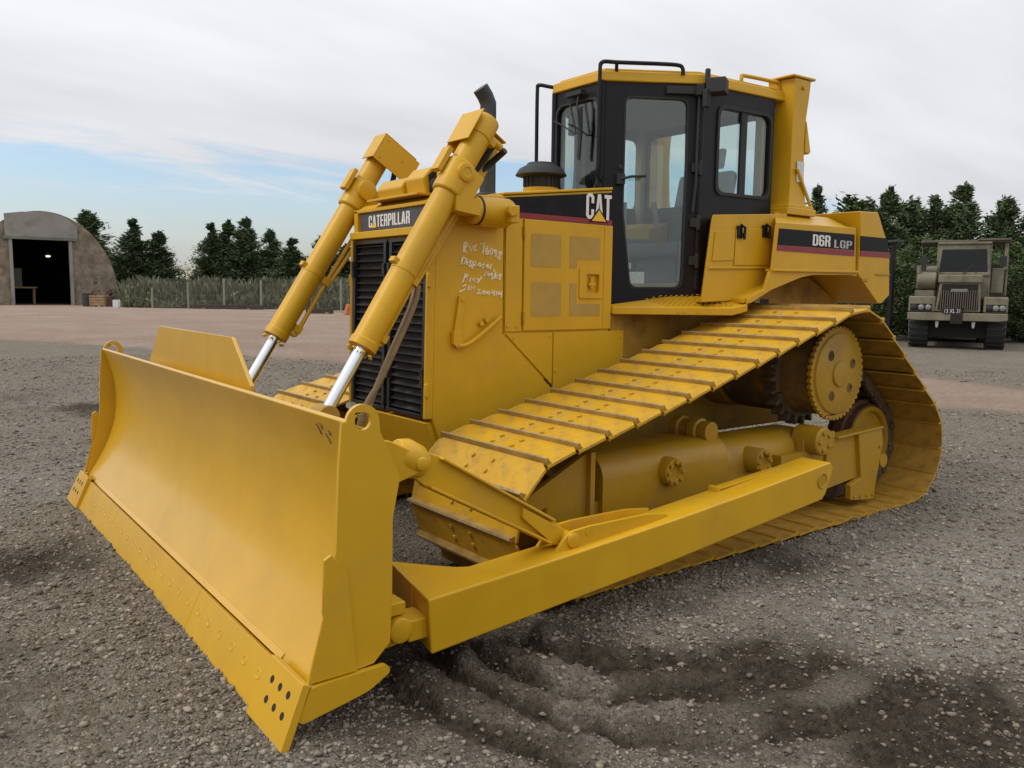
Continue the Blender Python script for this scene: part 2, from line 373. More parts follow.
b = MB()   # radiator guard: nose casing
b.prism([(1.435, 1.995), (1.435, 1.80), (1.458, 0.76), (1.38, 0.56), (0.50, 0.56), (0.50, 0.835), (0.955, 1.238), (0.955, 2.058), (1.38, 2.03)], 'y', -HY, HY)
nose = b.build('radiator_guard', yellow, dozer, 0.012, seg=3)
b = MB()   # engine hood behind the nose
b.prism([(0.950, 2.056), (0.950, 0.95), (0.075, 0.95), (0.075, 2.157)], 'y', -HY + .004, HY - .004)
b.prism([(0.955, 2.059), (0.955, 2.075), (0.075, 2.177), (0.075, 2.160)], 'y', -HY - .004, HY + .004)     # top sheet
b.build('engine_hood', yellow, dozer, 0.006)
for s in (1, -1):   # lower side panels with their seams
    for poly, bolts in (([(0.945, 1.242), (0.572, 0.91), (0.572, 1.242)], ((0.88, 1.215), (0.59, 1.22))),
                        ([(0.563, 1.242), (0.563, 0.86), (-0.055, 0.86), (-0.055, 1.242)], ((0.545, 1.0), (-0.035, 1.20), (-0.035, 0.98)))):
        b = MB(s); b.prism(poly, 'y', HY - .01, HY + .006)
        for x, z in bolts: b.lathe((x, HY + .005, z), (0, 1, 0), [(.011, 0), (.011, .006)], 8)
        b.build('lower_side_panel', yellow, dozer, 0.004)
    b = MB(s)
    b.box((0.885, HY + .002, 1.59), (0.125, .008, 0.675))
    for x, z in ((.93, 1.285), (.86, 1.283)): b.lathe((x, HY + .005, z), (0, 1, 0), [(.010, 0), (.010, .006)], 8)
    b.build('hood_filler_strip', yellow, dozer, 0.003)

# stripes on the hood
for s in (1, -1):
    b = MB(s)
    b.prism([(0.948, 2.045), (0.948, 1.966), (0.078, 1.966), (0.078, 2.142)], 'y', HY - .002, HY + .004)
    b.mi = 1
    b.prism([(0.948, 1.964), (0.948, 1.936), (0.078, 1.930), (0.078, 1.962)], 'y', HY - .002, HY + .005)
    o = b.build('hood_stripe', [decal_k, decal_r], dozer, 0)
    X = (-s, 0, 0); x0 = 0.312 if s > 0 else 0.10
    lettering('CAT', 'maker_lettering', white_l, o, (x0, s * (HY + .006), 1.962), X, 0.160, 0.222)
    t = MB(s); xm = 0.202 if s > 0 else 0.210
    t.prism([(xm + .062, 1.950), (xm - .062, 1.950), (xm, 2.020)], 'y', HY + .0100, HY + .0125)
    t.build('lettering_triangle', gold, o)
    t = MB(s); t.prism([(xm + .082, 1.944), (xm - .082, 1.944), (xm, 2.036)], 'y', HY + .0083, HY + .0098); t.build('triangle_border', decal_k, o)

# engine doors with four screens and a latch recess
for s in (1, -1):
    b = MB(s)
    hole = rrect(0.195, 0.305, 1.49, 1.61, .008, 2)
    b.prism([(0.812, 1.928), (0.812, 1.256), (0.150, 1.256), (0.150, 1.928)], 'y', HY - .004, HY + .012, holes=[hole])
    b.prism([(0.146, 1.928), (0.146, 1.256), (0.072, 1.256), (0.072, 1.928)], 'y', HY - .004, HY + .009)
    for z in (1.34, 1.85): b.tube((0.815, HY + .012, z - .035), (0.815, HY + .012, z + .035), .009, n=8)
    d = b.build('engine_door', yellow, dozer, 0.004)
    for x0, x1, z0, z1, cut in ((0.52, 0.762, 1.645, 1.845, 0), (0.185, 0.45, 1.645, 1.845, 1), (0.515, 0.757, 1.342, 1.552, 0), (0.18, 0.445, 1.342, 1.552, 2)):
        q = MB(s); P = rrect(x0, x1, z0, z1, .014, 3)
        if cut == 1: P = [(0.45, z0 + .0), (0.45, z1), (x0, z1), (x0, 1.70), (0.385, 1.70), (0.385, z0)]
        if cut == 2: P = [(0.445, z0), (0.445, z1), (0.385, z1), (0.385, 1.42), (x0, 1.42), (x0, z0)]
        q.prism(P, 'y', HY + .008, HY + .0135); q.build('mesh_screen', screen_m, d)
    q = MB(s); q.prism(rrect(0.165, 0.365, 1.455, 1.65, .015, 3), 'y', HY + .011, HY + .020, holes=[rrect(0.195, 0.305, 1.49, 1.61, .008, 2)])
    q.build('latch_plate', yellow, d, 0.003)
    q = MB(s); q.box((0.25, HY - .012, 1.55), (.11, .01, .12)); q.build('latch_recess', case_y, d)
    q = MB(s); q.box((0.25, HY + .004, 1.555), (.026, .02, .075)); q.box((0.25, HY + .012, 1.545), (.06, .012, .02)); q.build('door_latch', yellow, d, 0.003)

# radiator grille: two louvred leaves in a frame
def gx(z): return 1.428 + (1.80 - z) * 0.024
b = MB()
b.prism([(gx(1.80) + .013, 1.795), (gx(.785) + .013, .785), (gx(.785) - .02, .785), (gx(1.80) - .02, 1.795)], 'y', -.448, .448)
o_gr = b.build('radiator_grille', hole_m, dozer)
for s in (1, -1):
    b = MB(s); nl = 22
    for k in range(nl):
        z = 0.805 + k * (0.960 / (nl - 1)); x = gx(z)
        b.prism([(x + .010, z + .006), (x + .036, z - .008), (x + .038, z - .002), (x + .012, z + .012)], 'y', .028, .415)
    for y in (0.02, 0.415): b.prism([(gx(1.80) + .046, 1.795), (gx(.765) + .046, .765), (gx(.765), .765), (gx(1.80), 1.795)], 'y', y, y + .03)
    for z in (.775, 1.785): b.box((gx(z) + .022, .225, z), (.05, .43, .020))
    for z in (1.00, 1.62): b.box((gx(z) + .052, .430, z), (.014, .03, .10)); b.box((gx(z) + .052, .03, z), (.014, .03, .07))
    b.build('louvre_panel', louvre, o_gr, 0.002)
b = MB()   # yellow surround
for s in (1, -1):
    b.sy = s
    b.prism([(gx(1.82) + .052, 1.82), (gx(.765) + .052, .765), (gx(.765), .765), (gx(1.82), 1.82)], 'y', .449, .473)
    for z in (.93, 1.55): b.tube((gx(z) + .045, .475, z - .04), (gx(z) + .045, .475, z + .04), .014, n=8)
b.sy = 1
b.box((1.459, 0, 1.832), (.056, .944, .045))
b.build('grille_surround', yellow, dozer, 0.006)
b = MB(); b.prism([(1.492, 0.745), (1.40, 0.50), (1.25, 0.44), (1.25, 0.752)], 'y', -.455, .455); b.build('crankcase_guard', yellow, dozer, 0.01)
# nameplate above the grille
b = MB(); b.box((1.4395, 0, 1.915), (.012, .80, .108)); npl = b.build('nameplate', grey_plate, dozer, 0.002)
lettering('CATERPILLAR', 'nameplate_lettering', white_l, npl, (1.4465, -0.285, 1.880), (0, 1, 0), 0.072, 0.50, .06)
b = MB(); b.prism([(-0.245, 1.876), (-0.187, 1.876), (-0.216, 1.914)], 'x', 1.4480, 1.4510); b.build('nameplate_triangle', gold, npl)
b = MB()
for y in (-.44, .44): b.box((1.446, y, 1.915), (.026, .05, .15))
b.box((1.446, 0, 1.985), (.026, .93, .022)); b.build('nameplate_frame', yellow, dozer, 0.004)

# front work lamps in a hooded housing on the nose
b = MB()
b.prism([(1.42, 2.035), (1.44, 2.10), (1.40, 2.155), (1.16, 2.19), (1.14, 2.04)], 'y', -.20, .10)
b.prism([(1.40, 2.04), (1.42, 2.135), (1.36, 2.20), (1.16, 2.215), (1.14, 2.04)], 'y', .105, .315)
lh = b.build('work_lamp_housing', yellow, dozer, 0.012)
q = MB(); q.prism([(1.375, 2.05), (1.385, 2.15), (1.34, 2.185), (1.17, 2.195), (1.17, 2.05)], 'y', .316, .324); q.build('lamp_opening', hole_m, lh)
q = MB(); q.lathe((1.34, .322, 2.095), (0.3, 1, 0), [(.036, 0), (.042, .012), (.030, .02)], 18); q.build('lamp_ring', exh, lh)
b = MB(); b.box((1.28, 0.05, 2.038), (.40, .60, .014)); b.build('lamp_base_plate', yellow, dozer, 0.003)

# strap and bent rail on the left of the nose
b = MB()
b.prism([(1.285, 1.465), (1.245, 1.46), (1.275, 1.245), (1.325, 1.235)], 'y', HY, HY + .020)
b.prism([(1.335, 1.262), (1.285, 1.262), (1.262, 1.18), (1.30, 1.165), (1.335, 1.19)], 'y', HY, HY + .034)
b.path(smooth_path([(1.30, .50, 1.185), (1.27, .505, 1.18), (1.20, .505, 1.205), (1.10, .505, 1.27), (0.99, .50, 1.345)]), .013)
for x, z in ((1.262, 1.445), (1.30, 1.20), (1.13, 1.305), (1.09, 1.325)): b.lathe((x, HY + .005, z), (0, 1, 0), [(.015, 0), (.015, .02)], 10)
b.build('side_strap', yellow, dozer, 0.003)

# chalk handwriting on the nose, drawn as thin strokes on the panel
ST = [[(125,155),(115,250)],[(125,155),(150,165),(140,195),(118,205)],[(122,205),(142,255)],[(165,185),(180,240),(200,190)],[(235,180),(215,195),(210,235),(238,235)],
 [(255,178),(300,165),(285,265)],[(330,195),(312,240),(315,270),(335,268),(335,243),(315,245)],[(365,215),(348,245),(355,275),(372,265),(376,232),(365,215)],[(410,235),(390,242),(392,265),(410,262),(412,235),(402,300)],
 [(455,250),(430,262),(440,287),(420,310),(430,330),(448,312),(440,287),(460,268),(455,250)],
 [(110,290),(95,360),(130,345),(140,310),(110,290)],[(152,325),(146,365)],[(187,330),(167,342),(182,365),(160,382)],[(202,335),(190,402)],[(202,335),(227,345),(217,370),(197,368)],[(260,350),(242,367),(255,387),(272,370),(260,350)],
 [(302,358),(285,372),(297,388),(280,397)],[(337,370),(315,382),(320,400),(338,377),(342,405)],[(362,365),(355,410)],[(385,415),(390,440)],
 [(302,475),(304,430),(327,470),(330,435)],[(347,450),(340,480)],[(378,450),(355,465),(365,487),(380,460),(382,500),(360,507)],[(403,440),(395,500)],[(398,475),(420,470),(415,507)],[(447,455),(440,517)],[(430,477),(462,470)],
 [(135,445),(110,525),(150,500),(130,482),(157,460),(135,445)],[(170,522),(182,480),(192,510),(212,485),(214,525)],[(230,490),(247,512)],[(278,480),(237,537)],
 [(140,545),(105,562),(132,585),(80,612)],[(167,555),(155,600)],[(177,600),(187,560),(205,595),(217,565)],
 [(235,602),(262,592),(240,640),(272,637)],[(300,612),(287,632),(300,645),(315,627),(300,612)],[(340,615),(325,638),(338,650),(353,632),(340,615)],[(378,612),(370,640),(397,642)],[(394,615),(390,667)],[(417,620),(412,662)],[(440,627),(430,652),(460,657)],[(462,622),(455,687)]]
def chalk_pt(p):
    u, v = p[0] / 678.0, p[1] / 768.0
    return (1.343 - 0.539 * u - 0.003 * v, HY + .0015, 1.861 + 0.031 * u - 0.476 * v)
b = MB()
for st in ST:
    b.path([chalk_pt(p) for p in st], .006 + .0012 * math.sin(len(st) * 7.1 + st[0][0]), 5)
b.build('chalk_handwriting', chalk, dozer)

# exhaust stack and air precleaner
b = MB(); b.path([(0.775, .05, 2.0), (0.775, .05, 2.62), (0.775, .05, 2.675), (0.795, .045, 2.72), (0.83, .04, 2.765)], .052, 20)
b.lathe((0.775, .05, 2.06), (0, 0, 1), [(.075, 0), (.075, .05), (.06, .06)], 20)
b.build('exhaust_stack', exh, dozer, 0)
b = MB()
b.lathe((0.25, -.05, 2.13), (0, 0, 1), [(.125, 0), (.125, .07)], 28, mi=1)
b.lathe((0.25, -.05, 2.20), (0, 0, 1), [(.115, 0), (.115, .085)], 28)
b.lathe((0.25, -.05, 2.285), (0, 0, 1), [(.115, -.01), (.178, 0), (.172, .012), (.15, .045), (.10, .072), (.095, .085), (.03, .088)], 32)
for k in range(20):
    a = 2 * PI * k / 20; b.box((0.25 + .117 * math.cos(a), -.05 + .117 * math.sin(a), 2.245), (.012, .012, .07), Matrix.Rotation(a, 3, 'Z'))
b.build('air_precleaner', [rubber, yellow], dozer, 0.003)

# ---------------------------------------------------------------- lift cylinders
TOP = Vector((1.166, .573, 2.437)); BLD = Vector((2.166, .581, 0.855)); AX = (BLD - TOP).normalized()
def along(t, off=(0, 0, 0)): return TOP + AX * t + Vector(off)
LB = 1.495; FULL = (BLD - TOP).length
NRM = Vector((-AX.z, 0, AX.x)).normalized() * -1           # square to the cylinder in its own plane, forward-up side
if NRM.z < 0: NRM = -NRM
for s in (1, -1):
    def y(p): return (p[0], p[1] * s, p[2])
    b = MB(s)
    b.lathe(along(-.02), AX, [(.05, 0), (.073, .01), (.077, .02), (.077, .13), (.071, .135), (.071, LB - .05), (.077, LB - .045), (.077, LB - .002), (.055, LB)], 28)
    b.lathe(along(.98), AX, [(.074, 0), (.074, .03)], 28)
    b.box(tuple(along(.98) + NRM * .082), (.03, .05, .03), Matrix.Rotation(math.atan2(AX.x, AX.z), 3, 'Y'))
    for k in range(8):
        a = 2 * PI * k / 8 + .2; u = Vector((0, 1, 0)) * math.cos(a) + NRM * math.sin(a)
        b.lathe(along(LB - .004) + u * .066, AX, [(.012, 0), (.012, .012)], 8)
    lc = b.build('lift_cylinder', yellow, dozer, 0.003)
    q = MB(s); q.tube(along(LB - .02), BLD, .034, n=24); q.build('chrome_rod', chrome, lc)
    q = MB(s); q.lathe(BLD + Vector((0, -.06, 0)), (0, 1, 0), [(.06, 0), (.06, .12)], 20); q.build('rod_eye', frame_y, lc, 0.004)
    # trunnion collar, yoke block and the long pivot tube on the hood side
    q = MB(s)
    q.lathe(along(.30), AX, [(.080, 0), (.088, .01), (.088, .19), (.080, .20)], 28)
    ROT = Matrix((AX, Vector((0, 1, 0)), NRM)).transposed()
    q.box(tuple(along(.40) - NRM * .05), (.18, .155, .14), ROT)
    q.lathe(along(.36, (0, .05, 0)), (0, 1, 0), [(.052, 0), (.052, .045), (.040, .05), (.025, .05), (.025, .046)], 22)
    q.lathe(along(.36, (0, -.06, 0)), (0, -1, 0), [(.062, 0), (.062, .055), (.045, .06)], 22)
    q.prism([(1.42, 2.005), (1.42, 1.925), (1.26, 1.905), (1.26, 1.995)], 'y', .54, .66)
    q.box(tuple(along(.345) + NRM * .112 + Vector((0, -.02, 0))), (.15, .07, .03), ROT)
    q.build('trunnion_yoke', yellow, lc, 0.012, seg=3)
    q = MB(s)
    q.lathe((1.275, .575, 1.945), (-1, 0, 0), [(.066, 0), (.078, .012), (.078, .26), (.07, .28), (.05, .29)], 26)
    q.prism([(1.20, 2.02), (1.20, 1.86), (1.0, 1.86), (1.0, 2.02)], 'y', .46, .58)
    q.lathe((1.05, .66, 1.945), (0.2, 1, 0), [(.035, -.02), (.035, .035)], 6)
    q.box((1.03, .62, 1.93), (.06, .12, .10))
    q.build('pivot_tube', yellow, lc, 0.008)
    q = MB(s); q.lathe((1.235, .575, 1.945), (-1, 0, 0), [(.082, 0), (.082, .012)], 26); q.build('pivot_seal', rubber, lc)
    # guard hat over the cylinder head
    q = MB(s)
    t = .008; W = .122
    def G(a, yy, h): p = TOP + AX * a + NRM * h; return (p.x, p.y + yy, p.z)
    def slab(a0, a1, y0, y1, h0, h1):
        vs = [G(a, yy, h) for a in (a0, a1) for yy in (y0, y1) for h in (h0, h1)]
        q.add(vs, [(0, 1, 3, 2), (4, 6, 7, 5), (0, 4, 5, 1), (2, 3, 7, 6), (0, 2, 6, 4), (1, 5, 7, 3)])
    a0_, a1_, a2_, yo = (.0, .20, .225, .085) if s > 0 else (-.03, .155, .160, .030)
    slab(a0_, a1_, -W, yo, .084, .084 + t)                  # front plate
    slab(a0_, a0_ + t, -W, -.01, -.18, .0839)               # short top return
    slab(a0_ + t, a2_, -W, -W + t, -.215, .0839)            # inner cheek
    for a, h in ((.0, .05), (.05, -.10), (.13, .05), (.14, -.17)): q.lathe(G(a, -W, h), (0, -1, 0), [(.008, 0), (.008, .006)], 8)
    for a in (.02, .12): q.lathe(along(a) + NRM * .07, NRM, [(.02, 0), (.02, .02)], 10)
    q.build('cylinder_guard', yellow, lc, 0.006)
    q = MB(s)
    q.lathe(along(.06) - NRM * .07, -NRM, [(.022, 0), (.022, .09)], 12)
    q.box(tuple(along(.08) - NRM * .09), (.04, .05, .04), ROT)
    q.build('port_fitting', yellow, lc, 0.004)
    # steel pipe along the barrel and hoses down from the yoke
    side = -NRM * .098 + Vector((0, -.03, 0))
    q = MB(s)
    q.path(smooth_path([along(.46) + side * 1.1, along(.60) + side * 1.08, along(.95) + side * 1.0, along(1.34) + side * 1.0, along(1.40) + side * .95, along(1.405) + side * .6]), .014, 10)
    q.path(smooth_path([along(.50) + side * 1.45, along(.8) + side * 1.35, along(1.02) + side * 1.2]), .012, 10)
    for a in (1.0, 1.36): q.box(tuple(along(a) + side * .9), (.045, .05, .05), ROT)
    q.build('oil_pipe', yellow, lc, 0.002)
    q = MB(s)
    q.path(smooth_path([along(.05) - NRM * .19, along(.12) - NRM * .20 + Vector((0, -.10, 0)), along(.28) - NRM * .16 + Vector((0, -.17, 0)), Vector((1.22, .38, 2.10)), Vector((1.12, .33, 2.04))], 8), .019, 10)
    q.path(smooth_path([along(.04) - NRM * .11, along(.16) - NRM * .13 + Vector((0, -.06, 0)), along(.30) - NRM * .13 + Vector((0, -.12, 0)), Vector((1.24, .42, 2.08))], 8), .018, 10)
    q.build('hydraulic_hose', rubber, lc)
b = MB()   # two tilt hoses hanging before the grille
b.path(smooth_path([(1.60, .56, 1.52), (1.63, .57, 1.42), (1.74, .57, 1.20), (1.85, .57, 1.0), (1.93, .57, .88), (1.98, .56, .72)]), .016, 10)
b.path(smooth_path([(1.58, .50, 1.50), (1.64, .53, 1.38), (1.76, .535, 1.15), (1.86, .54, .95), (1.93, .55, .80)]), .016, 10)
b.build('tilt_hose', hose_m, dozer)
# ---------------------------------------------------------------- blade
BW = 1.96
def yaw_blade(vs):  # the blade hangs a shade askew: its far end trails
    return [(x - 0.063 * (BW - y) / (2 * BW), y, z) for x, y, z in vs]
def bbuild(b, *a, **k):
    b.v = yaw_blade(b.v); return b.build(*a, **k)
prof = [(p.x, p.z) for p in smooth_path([(2.862, 0, .160), (2.785, 0, .29), (2.722, 0, .42), (2.680, 0, .56), (2.664, 0, .70), (2.674, 0, .85), (2.700, 0, .96), (2.735, 0, 1.053)], 5)]
back = [(x - .016, z + .003) for x, z in prof][::-1]
b = MB()
b.prism(prof + [(2.724, 1.064)] + back[1:], 'y', -BW + .004, BW - .004)
blade = bbuild(b, 'blade', blade_y, dozer, bevel=0.004, smooth=50)
b = MB()   # stiffening boxes on the back
b.prism([(2.56, .96), (2.40, .92), (2.38, .75), (2.56, .66)], 'y', -1.55, 1.55)
b.prism([(2.60, .44), (2.44, .42), (2.46, .18), (2.78, .145)], 'y', -1.5, 1.5)
for yy in (-1.45, -.637, 0, .637, 1.45):
    b.prism([(2.53, .98), (2.36, .92), (2.36, .2), (2.6, .2), (2.53, .5)], 'y', yy - .02, yy + .02)
bbuild(b, 'blade_stiffener', frame_y, blade, bevel=0.006)
for s in (1, -1):
    b = MB(s)
    out_ = [(2.742, 1.055), (2.755, .90), (2.768, .62), (2.80, .45), (2.862, .19), (2.862, .166), (2.63, .19), (2.565, .25), (2.556, .42), (2.552, .70), (2.523, .84)]
    lug = [(2.665 + .062 * math.cos(a), 1.048 + .062 * math.sin(a)) for a in [R(x) for x in range(170, -1, -17)]]
    out_ += [(2.560, .93), (2.600, 1.01)] + lug
    b.prism(out_, 'y', BW - .018, BW, holes=[circ(2.665, 1.052, .031, 18)])
    bbuild(b, 'blade_side_plate', blade_y, blade, bevel=0.005)
    b = MB(s)
    b.prism([(2.792, .615), (2.818, .60), (2.826, .42), (2.822, .40), (2.884, .185), (2.70, .185), (2.735, .55)], 'y', BW + .001, BW + .014)
    bbuild(b, 'side_wear_plate', blade_y, blade, bevel=0.004)
    # end bit: corner plate with six dark discs drawn as holes, and the wing that runs back along the side
    E0, E1 = 1.70, 1.985
    A = Vector((2.872, 0, .185)); D = Vector((2.964, 0, -.012)) - A; ln = D.length; D.normalize(); Nn = Vector((-D.z, 0, D.x)); Nn = Nn if Nn.x > 0 else -Nn
    b = MB(s)
    def EB(yy, t, h): p = A + D * t + Nn * h; return (p.x, yy, p.z)
    op = [(E0, 0), (E1, 0), (E1 + .022, ln), (E0 - .02, ln)]
    b.prism(op, 'y', .004, .034)
    b.v = [tuple(EB(x, z, yv * s)) for x, yv, z in b.v]
    b.v = [(x, yv * s, z) for x, yv, z in b.v]
    eb = bbuild(b, 'end_bit', blade_y, blade, bevel=0.003)
    q = MB(s)
    for i_ in range(3):
        for j_ in range(2): q.lathe(EB(1.775 + i_ * .072 + j_ * .012, .062 + j_ * .066, .0342), (Nn.x, 0, Nn.z), [(.0135, 0), (.0135, .0008), (.011, .0008), (.0105, .0002)], 14)
    bbuild(q, 'hole_shade_disc', hole_m, blade)  # flat dark discs paint the shade of bolt holes
    b = MB(s)
    b.prism(round_poly([(2.875, .180), (2.590, .185), (2.574, .155), (2.66, .108), (2.77, .086), (2.905, .062), (2.925, .075)], .02, 3), 'y', BW + .003, BW + .026)
    bbuild(b, 'end_bit_wing', blade_y, blade, bevel=0.004)
# cutting edge in three lengths with faint bolt heads
for y0, y1 in ((-1.69, -.82), (-.817, .817), (.82, 1.69)):
    b = MB()
    A = Vector((2.868, 0, .160)); D = Vector((2.950, 0, -.012)) - A; ln = D.length; D.normalize(); Nn = Vector((-D.z, 0, D.x)); Nn = Nn if Nn.x > 0 else -Nn
    vs = [tuple(A + D * t + Nn * h + Vector((0, yy, 0))) for yy in (y0, y1) for t, h in ((0, 0), (0, .024), (ln, .024), (ln, .0))]
    b.add(vs, [(0, 1, 2, 3), (4, 5, 6, 7), (0, 1, 5, 4), (1, 2, 6, 5), (2, 3, 7, 6), (3, 0, 4, 7)])
    nb = max(3, round((y1 - y0) / .145))
    for k in range(nb):
        p = A + D * (ln * .42) + Nn * .0235; p.y = y0 + (k + .5) * (y1 - y0) / nb
        b.lathe(p, Nn, [(.021, 0), (.020, .0022), (.013, .0022), (.012, .0006)], 14)
    bbuild(b, 'cutting_edge', blade_y, blade, bevel=0.003)
b = MB()   # old scrapes low in the paint near the top corner
for p0_, p1_ in (((1.70, 1.012), (1.715, .975)), ((1.735, 1.02), (1.745, 1.0)), ((1.755, .985), (1.775, .95)), ((1.79, 1.0), (1.80, .985))):
    def mx_(z): return float(np.interp(z, [q[1] for q in prof], [q[0] for q in prof])) + .0015
    b.path([(mx_(p0_[1]), p0_[0], p0_[1]), (mx_((p0_[1] + p1_[1]) / 2), (p0_[0] + p1_[0]) / 2 + .004, (p0_[1] + p1_[1]) / 2), (mx_(p1_[1]), p1_[0], p1_[1])], .0035, 5)
bbuild(b, 'paint_scrape', chain_m, blade)
b = MB()   # lip behind the cutting edge: the step seen as a double line
b.prism([(2.858, .164), (2.869, .166), (2.850, .186), (2.840, .182)], 'y', -1.69, 1.69); bbuild(b, 'edge_backing_strip', blade_y, blade, bevel=0.002)
b = MB()   # spill guard standing behind the top edge
b.prism([(-1.0, 1.0), (-.70, 1.265), (.60, 1.265), (.84, 1.06), (.84, .995), (-1.0, .995)], 'x', 2.637, 2.655); bbuild(b, 'spill_guard', blade_y, blade, bevel=0.004)
b = MB()
for yy in (-.5, 0, .45): b.prism([(2.638, 1.20), (2.50, .95), (2.50, .93), (2.60, .93), (2.638, 1.0)], 'y', yy - .01, yy + .01)
bbuild(b, 'spill_guard_rib', blade_y, blade, bevel=0.003)

# ---------------------------------------------------------------- push arms with tilt brace
def atop(x): return .325 + (2.345 - x) * .0792 - .020 * math.sin(PI * (2.345 - x) / 2.72)
for s in (1, -1):
    b = MB(s)
    b.prism([(2.345, .325), (2.33, .102), (1.0, .205), (-.30, .329), (-.335, .36), (-.40, .50), (-.37, .541), (.4, atop(.4)), (1.0, atop(1.0)), (1.6, atop(1.6))], 'y', 1.665, 1.86)
    b.v = [(x - (1.86 - abs(y)) * .224 * (x > 2), y, z) for x, y, z in b.v]
    arm = b.build('push_arm', yellow, dozer, 0.010, seg=3)
    q = MB(s)
    g = [(2.300, 1.664), (2.236, 1.374), (2.205, 1.39), (2.12, 1.50), (2.03, 1.595), (1.94, 1.645), (1.85, 1.664)]
    q.prism(g, 'z', .14, .322); q.build('arm_gusset', yellow, arm, 0.008)
    q = MB(s)
    for y0 in (1.785, 1.665):
        q.prism([(1.67, atop(1.67) - .01), (1.60, .425), (1.56, .445), (1.46, .452), (1.11, .450), (.95, atop(.95) + .016), (.95, atop(.95) - .02)], 'y', y0, y0 + .018)
    q.lathe((1.47, 1.803, .425), (0, 1, 0), [(.016, 0), (.016, .003)], 12)
    q.build('brace_ear', yellow, arm, 0.004)
    q = MB(s); q.lathe((1.56, 1.66, .405), (0, 1, 0), [(.034, 0), (.034, .150), (.026, .155)], 18); q.build('brace_pin', yellow, arm)
    q = MB(s)
    q.box((.20, 1.70, atop(.2) + .006), (.55, .05, .012), Matrix.Rotation(.079, 3, 'Y')); q.box((.47, 1.70, atop(.47) + .012), (.03, .06, .03)); q.build('arm_top_strip', yellow, arm, 0.003)
    q = MB(s)
    q.box((2.36, 1.76, .20), (.10, .13, .085)); q.build('arm_hinge_block', yellow, arm, 0.008)
    q = MB(s); q.prism([(2.60, .36), (2.43, .31), (2.40, .22), (2.45, .15), (2.62, .14)], 'y', 1.74, 1.80)
    q.prism([(2.60, .36), (2.43, .31), (2.40, .22), (2.45, .15), (2.62, .14)], 'y', 1.60, 1.66)
    q.lathe((2.45, 1.58, .22), (0, 1, 0), [(.05, 0), (.05, .26), (.036, .265)], 20); q.box((2.47, 1.77, .30), (.10, .10, .05)); bbuild(q, 'blade_hinge', yellow, arm, bevel=0.006)
    q = MB(s); q.lathe((-.285, 1.80, .445), (0, 1, 0), [(.046, 0), (.046, .066), (.040, .068), (.039, .062), (.02, .062)], 26); q.build('trunnion_cap', frame_y, arm, 0.004)
    # diagonal brace
    P0 = Vector((2.33, 1.72, .835)); P1 = Vector((1.56, 1.72, .400)); dd = (P1 - P0); ll = dd.length; dd.normalize(); nn = Vector((-dd.z, 0, dd.x)); nn = nn if nn.z > 0 else -nn
    q = MB(s)
    def BR(t, h): p = P0 + dd * t + nn * h; return (p.x, p.z)
    q.prism([BR(.10, .065), BR(.0, .05), BR(.0, -.05), BR(.10, -.068), BR(ll - .05, -.05), BR(ll + .01, 0), BR(ll - .03, .04), BR(ll - .1, .055)], 'y', 1.705, 1.735)
    q.prism([BR(.10, -.055), BR(.10, -.068), BR(ll - .08, -.052), BR(ll - .08, -.040)], 'y', 1.67, 1.775)
    q.prism([BR(.10, .066), BR(.10, .054), BR(ll - .1, .043), BR(ll - .1, .056)], 'y', 1.685, 1.76)
    q.prism([BR(ll - .30, .035), BR(ll - .28, -.005), BR(ll - .05, -.048), BR(ll + .02, -.01), BR(ll - .01, .035)], 'y', 1.733, 1.756)
    br = q.build('tilt_brace', yellow, arm, 0.005)
    q = MB(s)
    q.prism([(2.56, .955), (2.46, .935), (2.37, .89), (2.32, .845), (2.33, .80), (2.42, .775), (2.56, .75)], 'y', 1.75, 1.78)
    q.prism([(2.56, .955), (2.46, .935), (2.37, .89), (2.32, .845), (2.33, .80), (2.42, .775), (2.56, .75)], 'y', 1.62, 1.65)
    q.lathe((2.33, 1.61, .835), (0, 1, 0), [(.028, 0), (.028, .18), (.02, .185)], 18)
    q.lathe(Vector((2.40, 1.72, .875)), dd, [(.05, -.02), (.07, .02), (.07, .09), (.05, .13)], 20)
    bbuild(q, 'brace_socket', yellow, arm, bevel=0.006)

# ---------------------------------------------------------------- tracks
FR, RR, SP = (1.36, .385, .363), (-1.90, .41, .388), (-1.10, .98, .430)    # x, z, plate radius of front idler, rear idler, sprocket
def ext_tangent(c0, c1):
    """outer tangent keeping both circles on the right of travel c0 -> c1 ... returns the two touch angles"""
    dx, dz = c1[0] - c0[0], c1[1] - c0[1]; d = math.hypot(dx, dz); base = math.atan2(dz, dx)
    off = math.acos((c0[2] - c1[2]) / d)
    return base, off
def arc_pts(c, a0, a1, n):
    return [(c[0] + c[2] * math.cos(a0 + (a1 - a0) * i / n), c[1] + c[2] * math.sin(a0 + (a1 - a0) * i / n)) for i in range(n + 1)]
